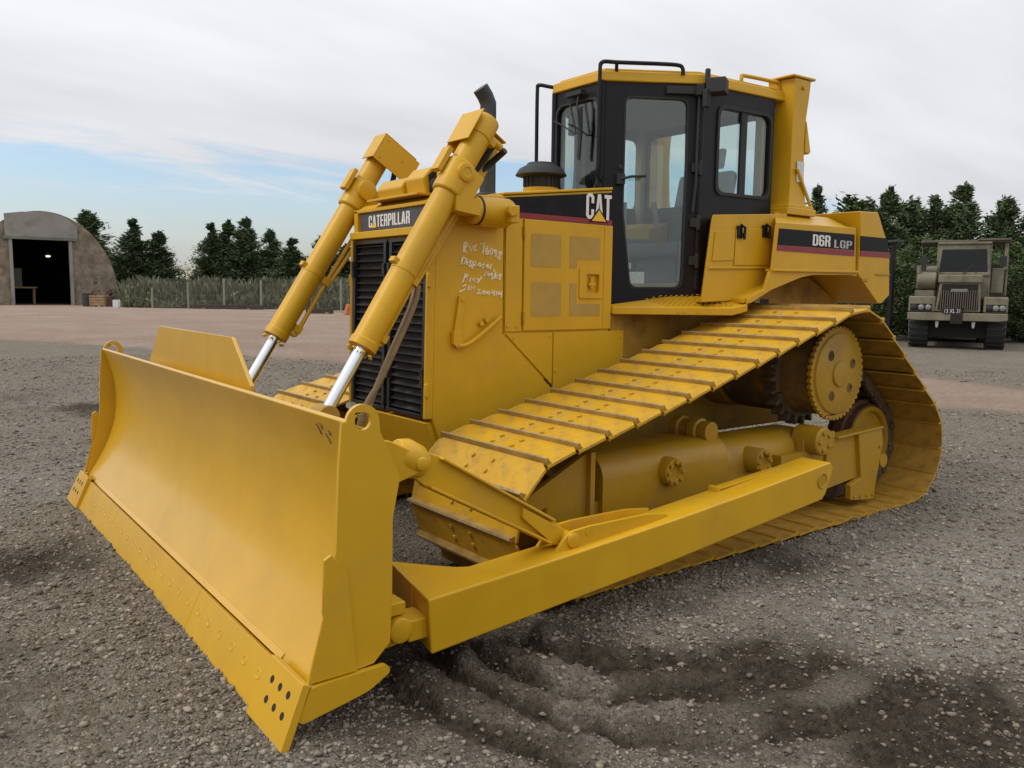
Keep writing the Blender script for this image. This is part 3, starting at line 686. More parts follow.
# travel counter-clockwise seen from +y with x to the right: front bottom -> front -> top -> sprocket -> rear idler -> ground
b1, o1 = ext_tangent(FR, SP); aF1 = b1 - o1; aS0 = aF1
b2, o2 = ext_tangent(SP, RR); aS1 = b2 - o2
aF1 %= 2 * PI; aS0 = aF1; aS1 %= 2 * PI
pl = []
pl += arc_pts(FR, -PI / 2, aF1, 60)
A_, B_ = pl[-1], arc_pts(SP, aS0, aS1, 60)[0]
for i in range(1, 60):
    t = i / 60; pl.append((A_[0] + (B_[0] - A_[0]) * t, A_[1] + (B_[1] - A_[1]) * t - .030 * math.sin(PI * t ** .8)))
pl += arc_pts(SP, aS0, aS1, 60)
pl += arc_pts(RR, aS1, 3 * PI / 2, 60)
nst = 120
e0 = pl[-1]; e1 = pl[0]
for i in range(1, nst): t = i / nst; pl.append((e0[0] + (e1[0] - e0[0]) * t, e0[1] + (e1[1] - e0[1]) * t))
pl = np.array(pl + [pl[0]])
seg = np.hypot(*(pl[1:] - pl[:-1]).T); cum = np.concatenate([[0], np.cumsum(seg)]); PER = cum[-1]
NS = round(PER / .200); PITCH_ = PER / NS
def tp(sv):
    sv = sv % PER; return np.array([np.interp(sv, cum, pl[:, 0]), np.interp(sv, cum, pl[:, 1])])
hw = .457
b = MB()
b.prism([(-.112, -hw), (.062, -hw), (.098, -hw + .05), (.098, hw - .05), (.062, hw), (-.112, hw)], 'z', -.013, 0)
for yy in (-.055, .055):
    for xx in (-.03, .035): b.lathe((xx, yy * 1.5, 0), (0, 0, 1), [(.013, -.006), (.013, .010)], 6, mi=0)
b.mi = 1
b.prism([(-.112, -.012), (-.112, .008), (-.107, .032), (-.095, .032), (-.087, .008), (-.080, -.002)], 'y', -hw + .010, hw - .010)
b.mi = 0; b.box((-.107, 0, -.018), (.007, hw * 1.96, .010))  # bright lip added so the seams read as lit edges
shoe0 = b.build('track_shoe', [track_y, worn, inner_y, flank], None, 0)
b = MB()   # the grouser flanks carry paint, mud and painted-in shade, only the crest is worn
shoe_mesh = shoe0.data
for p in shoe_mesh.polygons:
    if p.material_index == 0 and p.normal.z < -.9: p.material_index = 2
    if p.material_index == 1 and abs(p.normal.z) < .75: p.material_index = 3
first = True
for s in (1, -1):
    b = MB(s)
    for k in range(NS):       # chain links riding inside the shoes
        p = tp(k * PITCH_ + PITCH_ / 2); d = tp(k * PITCH_ + PITCH_ / 2 + .05) - tp(k * PITCH_ + PITCH_ / 2 - .05); d /= np.hypot(*d)
        n_ = np.array([d[1], -d[0]])       # outward
        rot = Matrix(((d[0], 0, n_[0]), (0, 1, 0), (d[1], 0, n_[1])))
        for yy in (1.143 - .075, 1.143 + .075): b.box((p[0] - n_[0] * .068, yy, p[1] - n_[1] * .068), (.175, .04, .080), rot)
        q = p + d * PITCH_ / 2 - n_ * .065
        b.tube((q[0], 1.143 - .105, q[1]), (q[0], 1.143 + .105, q[1]), .030, n=10)
    trk = b.build('track', chain_m, dozer, 0.004, seg=1)
    for k in range(NS):
        sv = k * PITCH_ + .07
        p0_, p1_ = tp(sv - .09), tp(sv + .09); p = (p0_ + p1_) / 2; d = p1_ - p0_; d /= np.hypot(*d); n_ = np.array([d[1], -d[0]])
        o = shoe0 if first else shoe0.copy()
        if not first: COL.objects.link(o)
        first = False
        o.parent = trk
        o.matrix_local = Matrix(((d[0], 0, n_[0], p[0]), (0, 1, 0, 1.143 * s), (d[1], 0, n_[1], p[1]), (0, 0, 0, 1))) @ Matrix.Rotation(R(-3.2), 4, 'Y')
# roller frame, idlers, rollers, sprocket
for s in (1, -1):
    b = MB(s)
    b.prism(rrect(.915, 1.385, .20, .645, .13, 7), 'x', .98, -.05); b.prism(rrect(.935, 1.345, .22, .605, .15, 7), 'x', -.04, -.97)
    b.box((.2, 1.143, .30), (1.9, .42, .20)); b.box((-.85, 1.30, .40), (.6, .22, .16))
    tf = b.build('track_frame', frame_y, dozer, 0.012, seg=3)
    for x, z in ((.48, .51), (-.33, .476)):
        q = MB(s)
        q.lathe((x, 1.30, z), (0, 1, 0), [(.078, 0), (.080, .11), (.074, .14), (.045, .14), (.040, .12)], 24)
        for k in range(8):
            a = 2 * PI * k / 8; q.lathe((x + .058 * math.cos(a), 1.44, z + .058 * math.sin(a)), (0, 1, 0), [(.013, 0), (.013, .014)], 6)
        q.build('pivot_boss', frame_y, tf, 0.003)
    q = MB(s); q.lathe((.03, 1.03, .675), (0, 1, 0), [(.05, 0), (.075, .01), (.075, .07), (.06, .08), (.06, .14), (.075, .15), (.075, .21), (.05, .22), (.05, .27)], 22)
    q.box((.03, 1.27, .62), (.10, .05, .20)); q.lathe((.03, 1.25, .675), (0, 1, 0), [(.062, 0), (.062, .07)], 18); q.build('carrier_roller', frame_y, tf, 0.006)
    q = MB(s)   # front idler guard plate and yoke
    q.prism(round_poly([(1.545, .40), (1.50, .50), (1.13, .675), (1.10, .675), (1.10, .26), (1.42, .28)], .03, 3), 'y', 1.37, 1.40)
    q.prism([(1.115, .69), (1.085, .69), (1.085, .24), (1.115, .24)], 'y', 1.36, 1.435)
    for x, z in ((1.46, .40), (1.38, .42)): q.lathe((x, 1.40, z), (0, 1, 0), [(.022, 0), (.022, .03)], 8)
    q.build('idler_guard', frame_y, tf, 0.006)
    for c in (FR, RR):
        q = MB(s); rr = c[2] - .105
        q.lathe((c[0], 1.143 - .10, c[1]), (0, 1, 0), [(rr - .10, 0), (rr - .08, -.002), (rr - .06, .0), (rr - .015, .0), (rr - .01, .02), (rr - .01, .18), (rr - .015, .20), (rr - .05, .20), (rr - .06, .17), (.09, .18), (.085, .24), (.05, .25)], 40)
        q.build('idler_wheel', frame_y, tf, 0.0)
        q = MB(s); q.lathe((c[0], 1.143 - .10, c[1]), (0, 1, 0), [(rr - .009, .005), (rr, .01), (rr, .06), (rr + .03, .065), (rr + .03, .135), (rr, .14), (rr, .19), (rr - .009, .195)], 40, closed=False)
        q.build('idler_rim', rim_m, tf)
    q = MB(s)   # rear idler hanger: plate, bolted block, lower scraper
    q.prism([(-.80, .56), (-.80, .42), (-1.04, .38), (-1.04, .55)], 'y', 1.34, 1.40)
    q.prism([(-1.02, .545), (-1.38, .545), (-1.43, .24), (-1.04, .205)], 'y', 1.395, 1.432)
    q.prism([(-1.36, .552), (-1.66, .565), (-1.69, .46), (-1.63, .22), (-1.60, .065), (-1.30, .10), (-1.29, .205), (-1.42, .24)], 'y', 1.42, 1.462)
    q.prism([(-1.10, .560), (-1.10, .545), (-1.67, .565), (-1.67, .582)], 'y', 1.36, 1.47)
    for x in (-1.58, -1.50, -1.42, -1.34): q.lathe((x, 1.462, .115 - (x + 1.34) * -.06), (0, 1, 0), [(.012, 0), (.012, .010)], 6)
    q.lathe((-1.70, 1.44, .33), (0, 1, 0), [(.05, 0), (.05, .03), (.02, .03)], 16); q.lathe((-1.64, 1.46, .44), (0, 1, 0), [(.014, 0), (.014, .012)], 6)
    q.build('rear_idler_hanger', frame_y, tf, 0.006)
    q = MB(s)
    q.lathe((-.90, 1.30, .55), (0, 1, 0), [(.095, 0), (.095, .18), (.082, .19)], 26); q.box((-1.0, 1.38, .54), (.20, .12, .11))
    for a in range(5): q.lathe((-.90 + .058 * math.cos(a * 1.25), 1.488, .55 + .058 * math.sin(a * 1.25)), (0, 1, 0), [(.016, 0), (.016, .016)], 6)
    q.build('pivot_block', frame_y, tf, 0.006)
    for x in (1.0, .66, .32, -.02, -.36, -.70, -1.04, -1.38):
        q = MB(s); q.lathe((x, 1.01, .165), (0, 1, 0), [(.05, 0), (.105, .01), (.105, .03), (.085, .04), (.085, .22), (.105, .23), (.105, .25), (.05, .26)], 20); q.build('track_roller', chain_m, tf, 0.003)
    # sprocket and final drive
    b = MB(s); nT = 25; P = []
    for k in range(nT):
        for f_, rr in ((0, .315), (.28, .325), (.42, .375), (.58, .375), (.72, .325)):
            a = 2 * PI * (k + f_) / nT; P.append((-1.10 + rr * math.cos(a), .98 + rr * math.sin(a)))
    b.prism(P, 'y', 1.10, 1.185)
    sp = b.build('sprocket', chain_m, dozer, 0.004)
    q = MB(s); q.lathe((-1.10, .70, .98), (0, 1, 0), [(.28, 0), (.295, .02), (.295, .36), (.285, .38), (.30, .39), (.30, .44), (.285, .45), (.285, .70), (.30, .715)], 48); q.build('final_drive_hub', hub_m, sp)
    q = MB(s); P = []; nn_ = 44
    for k in range(nn_):
        for f_, rr in ((0, .313), (.5, .313), (.58, .300), (.92, .300)):
            a = 2 * PI * (k + f_) / nn_; P.append((-1.10 + rr * math.cos(a), .98 + rr * math.sin(a)))
    q.prism(P, 'y', 1.405, 1.432)
    q.lathe((-1.10, 1.430, .98), (0, 1, 0), [(.272, 0), (.272, .001), (.268, .014), (.26, .018), (.085, .018), (.083, .030), (.075, .032)], 48)
    cov_ = q.build('final_drive_cover', frame_y, sp, 0.002)
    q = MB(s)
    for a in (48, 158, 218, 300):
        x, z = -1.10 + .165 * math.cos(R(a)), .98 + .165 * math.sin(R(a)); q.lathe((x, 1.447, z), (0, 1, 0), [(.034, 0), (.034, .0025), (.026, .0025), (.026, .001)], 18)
    q.build('cover_hole_disc', hub_m, sp)  # flat dark discs paint the shade in the cover holes

# ---------------------------------------------------------------- fenders, tank, rear panels
for s in (1, -1):
    b = MB(s)
    tv = [(.07, .455, 1.415), (.07, .50, 1.402), (-.60, .95, 1.402), (-.76, .95, 1.428), (-.76, .60, 1.500), (-.52, .52, 1.482), (-.30, .43, 1.448)]
    n7 = len(tv); vv = tv + [(x, y_, z - .05) for x, y_, z in tv]
    b.add(vv, [(0, 1, 6), (1, 2, 5, 6), (2, 3, 4, 5), (n7 + 6, n7 + 1, n7), (n7 + 6, n7 + 5, n7 + 2, n7 + 1), (n7 + 5, n7 + 4, n7 + 3, n7 + 2)] + [(k, (k + 1) % n7, (k + 1) % n7 + n7, k + n7) for k in range(n7)])
    fd = b.build('fender_deck', yellow, dozer, 0.006)
    q = MB(s)
    for i in range(15):
        for j in range(12):
            x = -.25 - i * .034; y_ = .50 + j * .036 + (.018 if i % 2 else 0)
            dl = (-.60 - x) * .672 + (.95 - y_) * 0; inset = (.95 - y_) - max(0, (x + .60) * .672)      # inward from the slanted lip
            if inset < .03 or y_ > .93 or y_ < .56 - (x + .76) * .2: continue
            zz = 1.402 + min(inset, .36) * .235 + (.003 if x > -.6 else .010)
            q.box((x, y_, zz), (.018, .009, .006), Matrix.Rotation(.8 if (i + j) % 2 else -.8, 3, 'Z'))
    q.build('tread_pattern', yellow, fd)
    dl_ = Vector((-.67, .45, 0)).normalized(); nl_ = Vector((.45, .67, 0)).normalized()
    for k_ in (.55, .60, .72): q = MB(s); q.lathe(Vector((.07, .50, 1.375)) + dl_ * k_ * .8, nl_, [(.010, 0), (.010, .006)], 8); q.build('deck_bolt', yellow, fd)
    b = MB(s)   # battery / tool box below the rear cab window
    BY = .84
    b.prism([(-.49, 2.015), (-.405, 1.437), (-.74, 1.448), (-1.0, 1.535), (-1.32, 1.62), (-1.32, 2.075)], 'y', .30, BY)
    b.prism([(-.72, 1.468), (-1.0, 1.552), (-1.34, 1.645), (-1.34, 1.612), (-1.0, 1.522), (-.72, 1.432)], 'y', .50, .94)
    b.v = [(x - (BY - min(BY, abs(y_))) * 1.15 * (x > -.7), y_, z) for x, y_, z in b.v]
    bx = b.build('fender_box', yellow, dozer, 0.008)
    q = MB(s)
    def bxq(u_): return u_ + .085                       # panel lines on the box side
    q.prism([(-.52, 1.905), (-.497, 1.71), (-.72, 1.725), (-.727, 1.925)], 'y', BY + .001, BY + .007)
    q.prism([(-.735, 1.928), (-.728, 1.69), (-1.12, 1.70), (-1.12, 1.965), (-.93, 1.945)], 'y', BY + .001, BY + .009)
    q.prism([(-.465, 1.675), (-.462, 1.658), (-1.12, 1.678), (-1.12, 1.694)], 'y', BY + .001, BY + .014)
    q.build('box_door', yellow, bx, 0.003)
    for x, z in ((-.765, 1.915), (-1.045, 1.935)):
        q = MB(s); q.box((x, BY + .012, z), (.05, .016, .085)); q.path([(x, BY + .02, z + .05), (x - .03, BY + .035, z + .03), (x - .025, BY + .035, z - .05)], .010, 8); q.box((x - .02, BY + .02, z - .02), (.03, .02, .03)); q.build('box_latch', black, bx, 0.003)
    b = MB(s)   # tank: side with a sloped shoulder, wheel-arch shaped lower edge
    side_ = [(-1.03, 1.995), (-.99, 1.66), (-2.085, 1.672), (-2.055, 2.012)]
    b.prism(side_, 'y', .30, .95)
    b.prism([(.95 - .004, 1.99), (.72, 2.10), (.2, 2.10), (.2, 1.99)], 'x', -1.03, -2.05)
    b.v = [(x - (.95 - min(.95, abs(y_))) * 1.3 * (x > -1.2), y_, z) for x, y_, z in b.v]
    tk = b.build('rear_tank', yellow, dozer, 0.008)
    q = MB(s); q.prism([(-.985, 1.655), (-.93, 1.53), (-.745, 1.465), (-.745, 1.43), (-.80, 1.44), (-1.02, 1.53), (-1.35, 1.618), (-1.50, 1.640), (-2.00, 1.650), (-2.09, 1.64), (-2.09, 1.672)], 'y', .93, .955)
    q.prism([(-1.0, 1.672), (-1.0, 1.655), (-2.085, 1.668), (-2.085, 1.685)], 'y', .90, .975)
    q.build('wheel_arch_edge', yellow, tk, 0.004)
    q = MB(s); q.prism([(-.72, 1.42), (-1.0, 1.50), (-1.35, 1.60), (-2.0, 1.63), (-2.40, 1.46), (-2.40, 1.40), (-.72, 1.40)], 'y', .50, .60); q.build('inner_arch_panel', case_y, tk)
    q = MB(s); q.prism([(-1.070, 1.952), (-1.058, 1.838), (-2.040, 1.842), (-2.030, 1.958)], 'y', .949, .954)
    q.mi = 1; q.prism([(-1.058, 1.834), (-1.055, 1.800), (-2.044, 1.796), (-2.040, 1.838)], 'y', .949, .9545)
    o = q.build('tank_stripe', [decal_k, decal_r], tk)
    lettering('D6R', 'model_lettering', white_l, o, ((-1.475 if s > 0 else -1.70), s * .9555, 1.852), (-s, 0, 0), .080, .225, .05)
    lettering('LGP', 'variant_lettering', pale_dec, o, ((-1.755 if s > 0 else -1.46), s * .9552, 1.848), (-s, 0, 0), .058, .24, .06)
    b = MB(s)   # rear corner panel
    b.prism([(-2.066, 2.137), (-2.34, 2.145), (-2.545, 1.86), (-2.585, 1.50), (-2.47, 1.435), (-2.40, 1.44), (-2.10, 1.655), (-2.10, 2.0)], 'y', .30, .962)
    rp = b.build('rear_corner_panel', yellow, dozer, 0.010)
    q = MB(s); q.prism([(-2.10, 1.951), (-2.105, 1.838), (-2.533, 1.842), (-2.478, 1.951)], 'y', .960, .966)
    q.mi = 1; q.prism([(-2.105, 1.834), (-2.106, 1.798), (-2.545, 1.800), (-2.536, 1.838)], 'y', .960, .9665)
    q.build('panel_stripe', [decal_k, decal_r], rp)
    q = MB(s); q.box((-2.19, .965, 1.62), (.09, .012, .02)); q.box((-2.45, .965, 1.665), (.22, .008, .010)); q.build('panel_seam', frame_y, rp)
b = MB(); b.prism([(-2.33, 2.10), (-2.53, 1.86), (-2.57, 1.50), (-2.30, .70), (-2.0, .70), (-2.0, 2.10)], 'y', -.30, .30); b.build('rear_case', yellow, dozer, 0.01)
b = MB(); b.lathe((-1.84, .55, 2.10), (0, 0, 1), [(.095, 0), (.095, .06), (.085, .075)], 24); b.build('filler_neck', yellow, dozer, 0.004)
b = MB(); b.lathe((-1.84, .55, 2.17), (0, 0, 1), [(.08, 0), (.08, .02), (.02, .03)], 20); b.box((-1.84, .55, 2.205), (.03, .12, .03)); b.box((-1.86, .56, 2.24), (.015, .02, .05)); b.build('filler_cap', black, dozer, 0.003)

# ROPS posts
for s in (1, -1):
    cx, cy = -1.545, .66
    b = MB(s)
    lv = [(2.10, .115, .120), (2.16, .105, .110), (2.30, .085, .100), (2.60, .075, .09), (2.80, .080, .095), (2.95, .09, .105), (3.06, .095, .11)]
    vs = []; fs = []
    for z, wx, wy in lv: vs += [(cx + wx * 1.05 + (.02 if z > 2.7 else 0), cy - wy, z), (cx + wx * 1.05, cy + wy, z), (cx - wx, cy + wy, z), (cx - wx, cy - wy, z)]
    for k in range(len(lv) - 1):
        for i in range(4): j = (i + 1) % 4; fs.append((k * 4 + i, k * 4 + j, k * 4 + 4 + j, k * 4 + 4 + i))
    fs += [(3, 2, 1, 0), tuple(range(len(vs) - 4, len(vs)))]
    b.add(vs, fs)
    b.box((cx, cy, 2.105), (.36, .30, .05)); b.box((cx, cy, 2.14), (.30, .27, .03))
    b.prism([(cx + .14, 3.062), (cx + .14, 3.078), (cx - .14, 3.085), (cx - .14, 3.066)], 'y', cy - .12, cy + .12)
    b.box((cx - .125, cy, 3.0), (.06, .12, .09))
    b.prism([(cx - .08, 2.78), (cx - .15, 2.56), (cx - .13, 2.54), (cx - .08, 2.55)], 'y', cy + .03, cy + .10)
    b.prism([(cx + .02, 2.42), (cx - .20, 2.13), (cx - .17, 2.13), (cx + .05, 2.42)], 'y', cy + .102, cy + .122)
    b.lathe((cx + .0, cy + .11, 3.0), (0, 1, 0), [(.016, 0), (.016, .012)], 8)
    rops = b.build('rollover_post', yellow, dozer, 0.008)
    q = MB(s); q.box((cx - .02, cy + .105, 2.40), (.085, .004, .15)); q.build('warning_sticker', sticker, rops)

# ---------------------------------------------------------------- cab
F = Vector((-.03, .245, 0)); Bn = Vector((-.613, .616, 0)); Rr = Vector((-1.36, .668, 0)); Z0, Z1 = 1.42, 2.91
cabroot = None
def wall_mesh(b, A, B, outer, holes, thick=.035, mi=0, off=0.0):
    """wall standing on the line A->B; outline and holes in (distance along, height); thickness goes inwards"""
    d = (B - A).normalized(); n_ = Vector((-d.y, d.x, 0)); c = Vector((-.7, 0, 0)) - A; n_ = n_ if n_.dot(c) > 0 else -n_
    t = MB(); t.prism(outer, 'y', off, off + thick, holes=holes)
    vs = [tuple(A + d * x + n_ * y + Vector((0, 0, z))) for x, y, z in t.v]
    b.add(vs, t.f, mi)
LD = (Bn - F).length; LS = (Rr - Bn).length
doorhole = round_poly([(.165, 2.805), (.585, 2.80), (.590, 2.40), (.583, 1.54), (.229, 1.535), (.165, 2.05)], .05, 5)
sidehole = rrect(.17, .70, 2.205, 2.775, .06, 5)
fronthole = rrect(.035, .455, 2.20, 2.80, .07, 5)
b = MB()
for s in (1, -1):
    b.sy = s
    wall_mesh(b, F, Bn, [(0, Z1), (LD, Z1), (LD, Z0 + .06), (LD * .5, Z0 + .0), (0, Z0 - .03)], [doorhole])
    wall_mesh(b, Bn, Rr, [(0, Z1), (LS, Z1), (LS, Z0 + .1), (0, Z0 + .06)], [sidehole])
    b.tube((F.x, F.y, Z0 + .3), (F.x, F.y, Z1), .022, n=12); b.tube((Bn.x, Bn.y - .004, Z0 + .1), (Bn.x, Bn.y - .004, Z1), .020, n=12)
b.sy = 1
Fr = Vector((F.x, -F.y, 0))
wall_mesh(b, Fr, F, [(0, Z1), (.49, Z1), (.49, Z0), (0, Z0)], [fronthole])
Rl = Vector((Rr.x, -Rr.y, 0))
wall_mesh(b, Rr, Rl, [(0, Z1), (1.336, Z1), (1.336, Z0 + .1), (0, Z0 + .1)], [rrect(.12, 1.216, 2.2, 2.78, .06, 5)])
cab = b.build('cab_shell', black, dozer, 0.006)
def pane(name, A, B, hole, off=.012, s=1):
    b = MB(s); wall_mesh(b, A, B, hole, [], .006, 0, off); return b.build(name, glass, cab)
for s in (1, -1): pane('door_glass', F, Bn, doorhole, s=s); pane('side_window', Bn, Rr, sidehole, s=s)
pane('windscreen', Fr, F, fronthole); pane('rear_window', Rr, Rl, rrect(.12, 1.216, 2.2, 2.78, .06, 5))
def rim(b, A, B, hole, wdt, prd=.010):
    cx = sum(p[0] for p in hole) / len(hole); cz = sum(p[1] for p in hole) / len(hole)
    big = [(p[0] + wdt * (1 if p[0] > cx else -1), p[1] + wdt * (1 if p[1] > cz else -1)) for p in hole]
    wall_mesh(b, A, B, big, [hole], prd + .004, 0, -prd)
for s in (1, -1):
    b = MB(s); rim(b, F, Bn, doorhole, .012, .005); rim(b, Bn, Rr, sidehole, .022, .012)
    d = (Rr - Bn).normalized()
    wall_mesh(b, Bn, Rr, [(.395, 2.775), (.455, 2.775), (.455, 2.205), (.395, 2.205)], [], .02, 0, -.004)
    b.build('window_rubber', rubber, cab, 0.003)
b = MB(); rim(b, Fr, F, fronthole, .016, .010); b.build('windscreen_rubber', rubber, cab, 0.003)
# door details: hinges, handle, seam, stay
for s in (1, -1):
    dD = (Bn - F).normalized(); nD = Vector((-dD.y, dD.x, 0)); nD = nD if nD.y > 0 else -nD
    def DP(t, z, o=0): p = F + dD * t + nD * o; return Vector((p.x, p.y, z))
    ROTD = Matrix((dD, -nD, Vector((0, 0, 1)))).transposed()
    b = MB(s)
    b.box(DP(.135, 2.26, .02), (.055, .05, .07), ROTD); b.path([DP(.13, 2.26, .05), DP(.20, 2.275, .065), DP(.30, 2.28, .06)], .010, 8)
    b.lathe(DP(.135, 2.345, .0), nD, [(.016, 0), (.016, .012)], 12)
    b.build('door_handle', rubber, cab, 0.004)
    b = MB(s)
    b.box(DP(.56, 2.86, .012), (.25, .035, .05), ROTD); b.box(DP(.66, 2.86, .03), (.05, .06, .07), ROTD)
    b.path([DP(.66, 2.86, .03), DP(.655, 2.45, .03), DP(.655, 2.25, .04), DP(.64, 2.05, .03)], .009, 8)
    b.build('door_stay', rubber, cab, 0.003)
    for z in (1.72, 1.98, 2.35): b = MB(s); b.tube(DP(.685, z - .05, .02), DP(.685, z + .05, .02), .016, n=10); b.box(DP(.655, z, .015), (.05, .03, .06), ROTD); b.build('door_hinge', rubber, cab, 0.003)
# roof
b = MB()
def offs(k): return [(F.x + k, -F.y - k * .5), (F.x + k, F.y + k * .5), (Bn.x + .0, Bn.y + k), (Rr.x - .10, Rr.y + k), (Rr.x - .10, -Rr.y - k), (Bn.x, -Bn.y - k)]
b.prism(offs(.022), 'z', 2.905, 2.975, b_poly=offs(.012)); b.prism(offs(-.03), 'z', 2.974, 3.0)
roof = b.build('cab_roof', yellow, dozer, 0.010, seg=3)
b = MB(); b.path(smooth_path([(-1.02, .62, 2.98), (-1.02, .62, 3.02), (-1.06, .62, 3.035), (-1.40, .64, 3.04), (-1.43, .64, 3.03), (-1.43, .64, 2.98)], 4), .014, 10); b.build('roof_rail', yellow, roof)
for s in (1, -1):
    b = MB(s)
    d = (Bn - F).normalized()
    top0 = F + Vector((.03, .02, 3.022)); top1 = F + d * .50 + Vector((.0, .02, 3.022))
    P = [F + Vector((.05, .015, 2.30)), F + Vector((.045, .02, 2.36)), F + Vector((.045, .02, 2.55)), F + Vector((.045, .02, 2.97))]
    P += [F + Vector((.04, .024, 3.005)), F + Vector((.02, .034, 3.022))]
    P += [top0 + d * k for k in (.1, .25, .4)] + [top1, top1 + d * .03 + Vector((0, 0, -.02)), top1 + d * .035 + Vector((0, 0, -.06))]
    b.path(smooth_path([P[0] + Vector((-.05, 0, -.06))] + P, 4), .0135, 10)
    b.path([top0 + d * .10, top0 + d * .10 + Vector((-.02, -.02, -.05))], .012, 8)
    if s < 0:
        b = MB(s); b.path(smooth_path([(.04, .36, 2.10), (.04, .362, 2.5), (.04, .362, 2.93), (.035, .35, 2.975), (.0, .30, 2.965), (-.05, .25, 2.95)], 5), .0135, 10)
    b.build('cab_handrail', black, cab)
    # lamp at the corner of roof and door
    b = MB(s); b.box((-.66, .70, 2.885), (.13, .13, .10), Matrix.Rotation(.5, 3, 'Z')); b.box((-.60, .665, 2.95), (.03, .03, .10)); b.box((-.58, .68, 2.80), (.05, .04, .12)); b.build('roof_lamp', rubber, cab, 0.008)
# wiper and its arm on the windscreen
b = MB()
b.path([(.012, .06, 2.86), (.03, .06, 2.78), (.022, .085, 2.60)], .008, 8)
b.path([(.012, .0, 2.845), (.03, -.015, 2.80), (.022, .045, 2.585), (.022, .065, 2.585)], .006, 8)
b.path([(.022, -.19, 2.70), (.022, -.10, 2.66), (.022, .03, 2.585)], .006, 8)
b.prism([(.075, 2.75), (.095, 2.76), (.10, 2.60), (.08, 2.40), (.06, 2.42), (.07, 2.58)], 'x', .010, .022)
b.box((.012, .02, 2.855), (.05, .16, .03)); b.build('windscreen_wiper', rubber, cab)
# inside: seat, console, lining
b = MB(); b.prism(offs(-.05), 'z', 1.43, 1.46); b.build('cab_floor', rubber, cab)
b = MB(); b.prism(offs(-.05), 'z', 2.84, 2.90); b.build('headlining', trim_m, cab)
b = MB(); b.prism(round_poly([(-.55, 1.92), (-.55, 1.80), (-1.08, 1.80), (-1.10, 1.92)], .05, 3), 'y', -.26, .26); b.prism(round_poly([(-1.0, 1.90), (-1.12, 1.90), (-1.24, 2.48), (-1.14, 2.50)], .05, 3), 'y', -.25, .25)
b.prism(round_poly([(-1.15, 2.52), (-1.22, 2.52), (-1.25, 2.68), (-1.18, 2.68)], .03, 3), 'y', -.13, .13); b.box((-.80, 0, 1.63), (.40, .40, .34))
b.v = [(x - .26, y_, z - .04) for x, y_, z in b.v]
seat = b.build('operator_seat', seat_m, cab, 0.02)
b = MB()
for yy in (-.34, .34): b.box((-1.0, yy, 1.90), (.36, .09, .06)); b.box((-1.0, yy, 1.67), (.40, .12, .42))
b.build('arm_console', trim_m, cab, 0.015)
b = MB()
b.box((-.22, 0, 1.98), (.20, .44, .30)); b.box((-.30, -.05, 1.64), (.25, .40, .36)); b.path([(-.55, .30, 1.95), (-.50, .31, 2.10), (-.49, .31, 2.14)], .02, 8); b.path([(-.55, -.30, 1.95), (-.50, -.31, 2.12)], .02, 8)
b.build('dash_console', trim_m, cab, 0.02)
b = MB()
for s in (1, -1):
    b.sy = s; b.box((-.60, .575, 2.1), (.05, .03, 1.5)); b.box((-1.30, .60, 2.1), (.06, .06, 1.5))
b.build('inner_pillar', tan_m, cab)
b = MB(); P_ = DP(.27, 1.60, -.03); b.box(P_, (.12, .004, .08), ROTD); b.box(DP(.22, 1.68, -.03), (.03, .004, .04), ROTD); b.build('door_sticker', sticker, cab)

# ================================================================== THE YARD
FWH = Vector((math.cos(YAW), math.sin(YAW), 0)); RTH = Vector((math.sin(YAW), -math.cos(YAW), 0))
def ray_at(u, v, depth):
    r = FW + RT * ((u - 512) / FPX) - UP * ((v - 384) / FPX)
    return CAM + r * (depth / r.dot(FWH))
def spot(u, depth):
    p = ray_at(u, 292, depth); return Vector((p.x, p.y, 0))
# ---- noise on the plane
def hash2(ix, iy, seed):
    h = (ix.astype(np.int64) * 374761393 + iy.astype(np.int64) * 668265263 + seed * 1442695041) & 0x7fffffff
    h = ((h ^ (h >> 13)) * 1274126177) & 0x7fffffff
    h = h ^ (h >> 16)
    return (h & 0xffff) / 65535.0
def vnoise(x, y, f, seed=0):
    x = x * f; y = y * f; ix = np.floor(x); iy = np.floor(y); fx = x - ix; fy = y - iy
    fx = fx * fx * (3 - 2 * fx); fy = fy * fy * (3 - 2 * fy)
    a = hash2(ix, iy, seed); b_ = hash2(ix + 1, iy, seed); c = hash2(ix, iy + 1, seed); d = hash2(ix + 1, iy + 1, seed)
    return (a * (1 - fx) + b_ * fx) * (1 - fy) + (c * (1 - fx) + d * fx) * fy - .5
def fbm(x, y, f, o, seed=0):
    s = 0; a = 1
    for k in range(o): s = s + a * vnoise(x, y, f * 2 ** k, seed + k * 17); a *= .5
    return s
def sstep(a, b_, x):
    t = np.clip((x - a) / (b_ - a), 0, 1); return t * t * (3 - 2 * t)
def blob(x, y, cx, cy, rx, ry, ang):
    ca, sa = math.cos(ang), math.sin(ang); dx = x - cx; dy = y - cy
    return np.exp(-(((dx * ca + dy * sa) / rx) ** 2 + ((-dx * sa + dy * ca) / ry) ** 2))
def ruts(x, y):
    """tread prints left by a turning machine, beside the arm"""
    wx = fbm(x, y, 1.6, 3, 5) * .16
    cx_, cy_ = 1.18, 1.91                       # turning centre
    rr = np.hypot(x - cx_, y - cy_) + wx
    th = np.arctan2(y - cy_, x - cx_)
    m = sstep(-.75, -.2, th) * (1 - sstep(1.35, 2.3, th)) * sstep(.28, .5, rr) * (1 - sstep(1.05, 1.7, rr))
    m = m * np.clip(1.05 + 1.3 * fbm(x, y, 2.1, 3, 6), .25, 1.2)
    ph = (rr - .56) / .262
    tr = .5 + .5 * np.cos(2 * PI * ph)          # 1 in the troughs
    return -np.power(tr, 2.2) * m, m
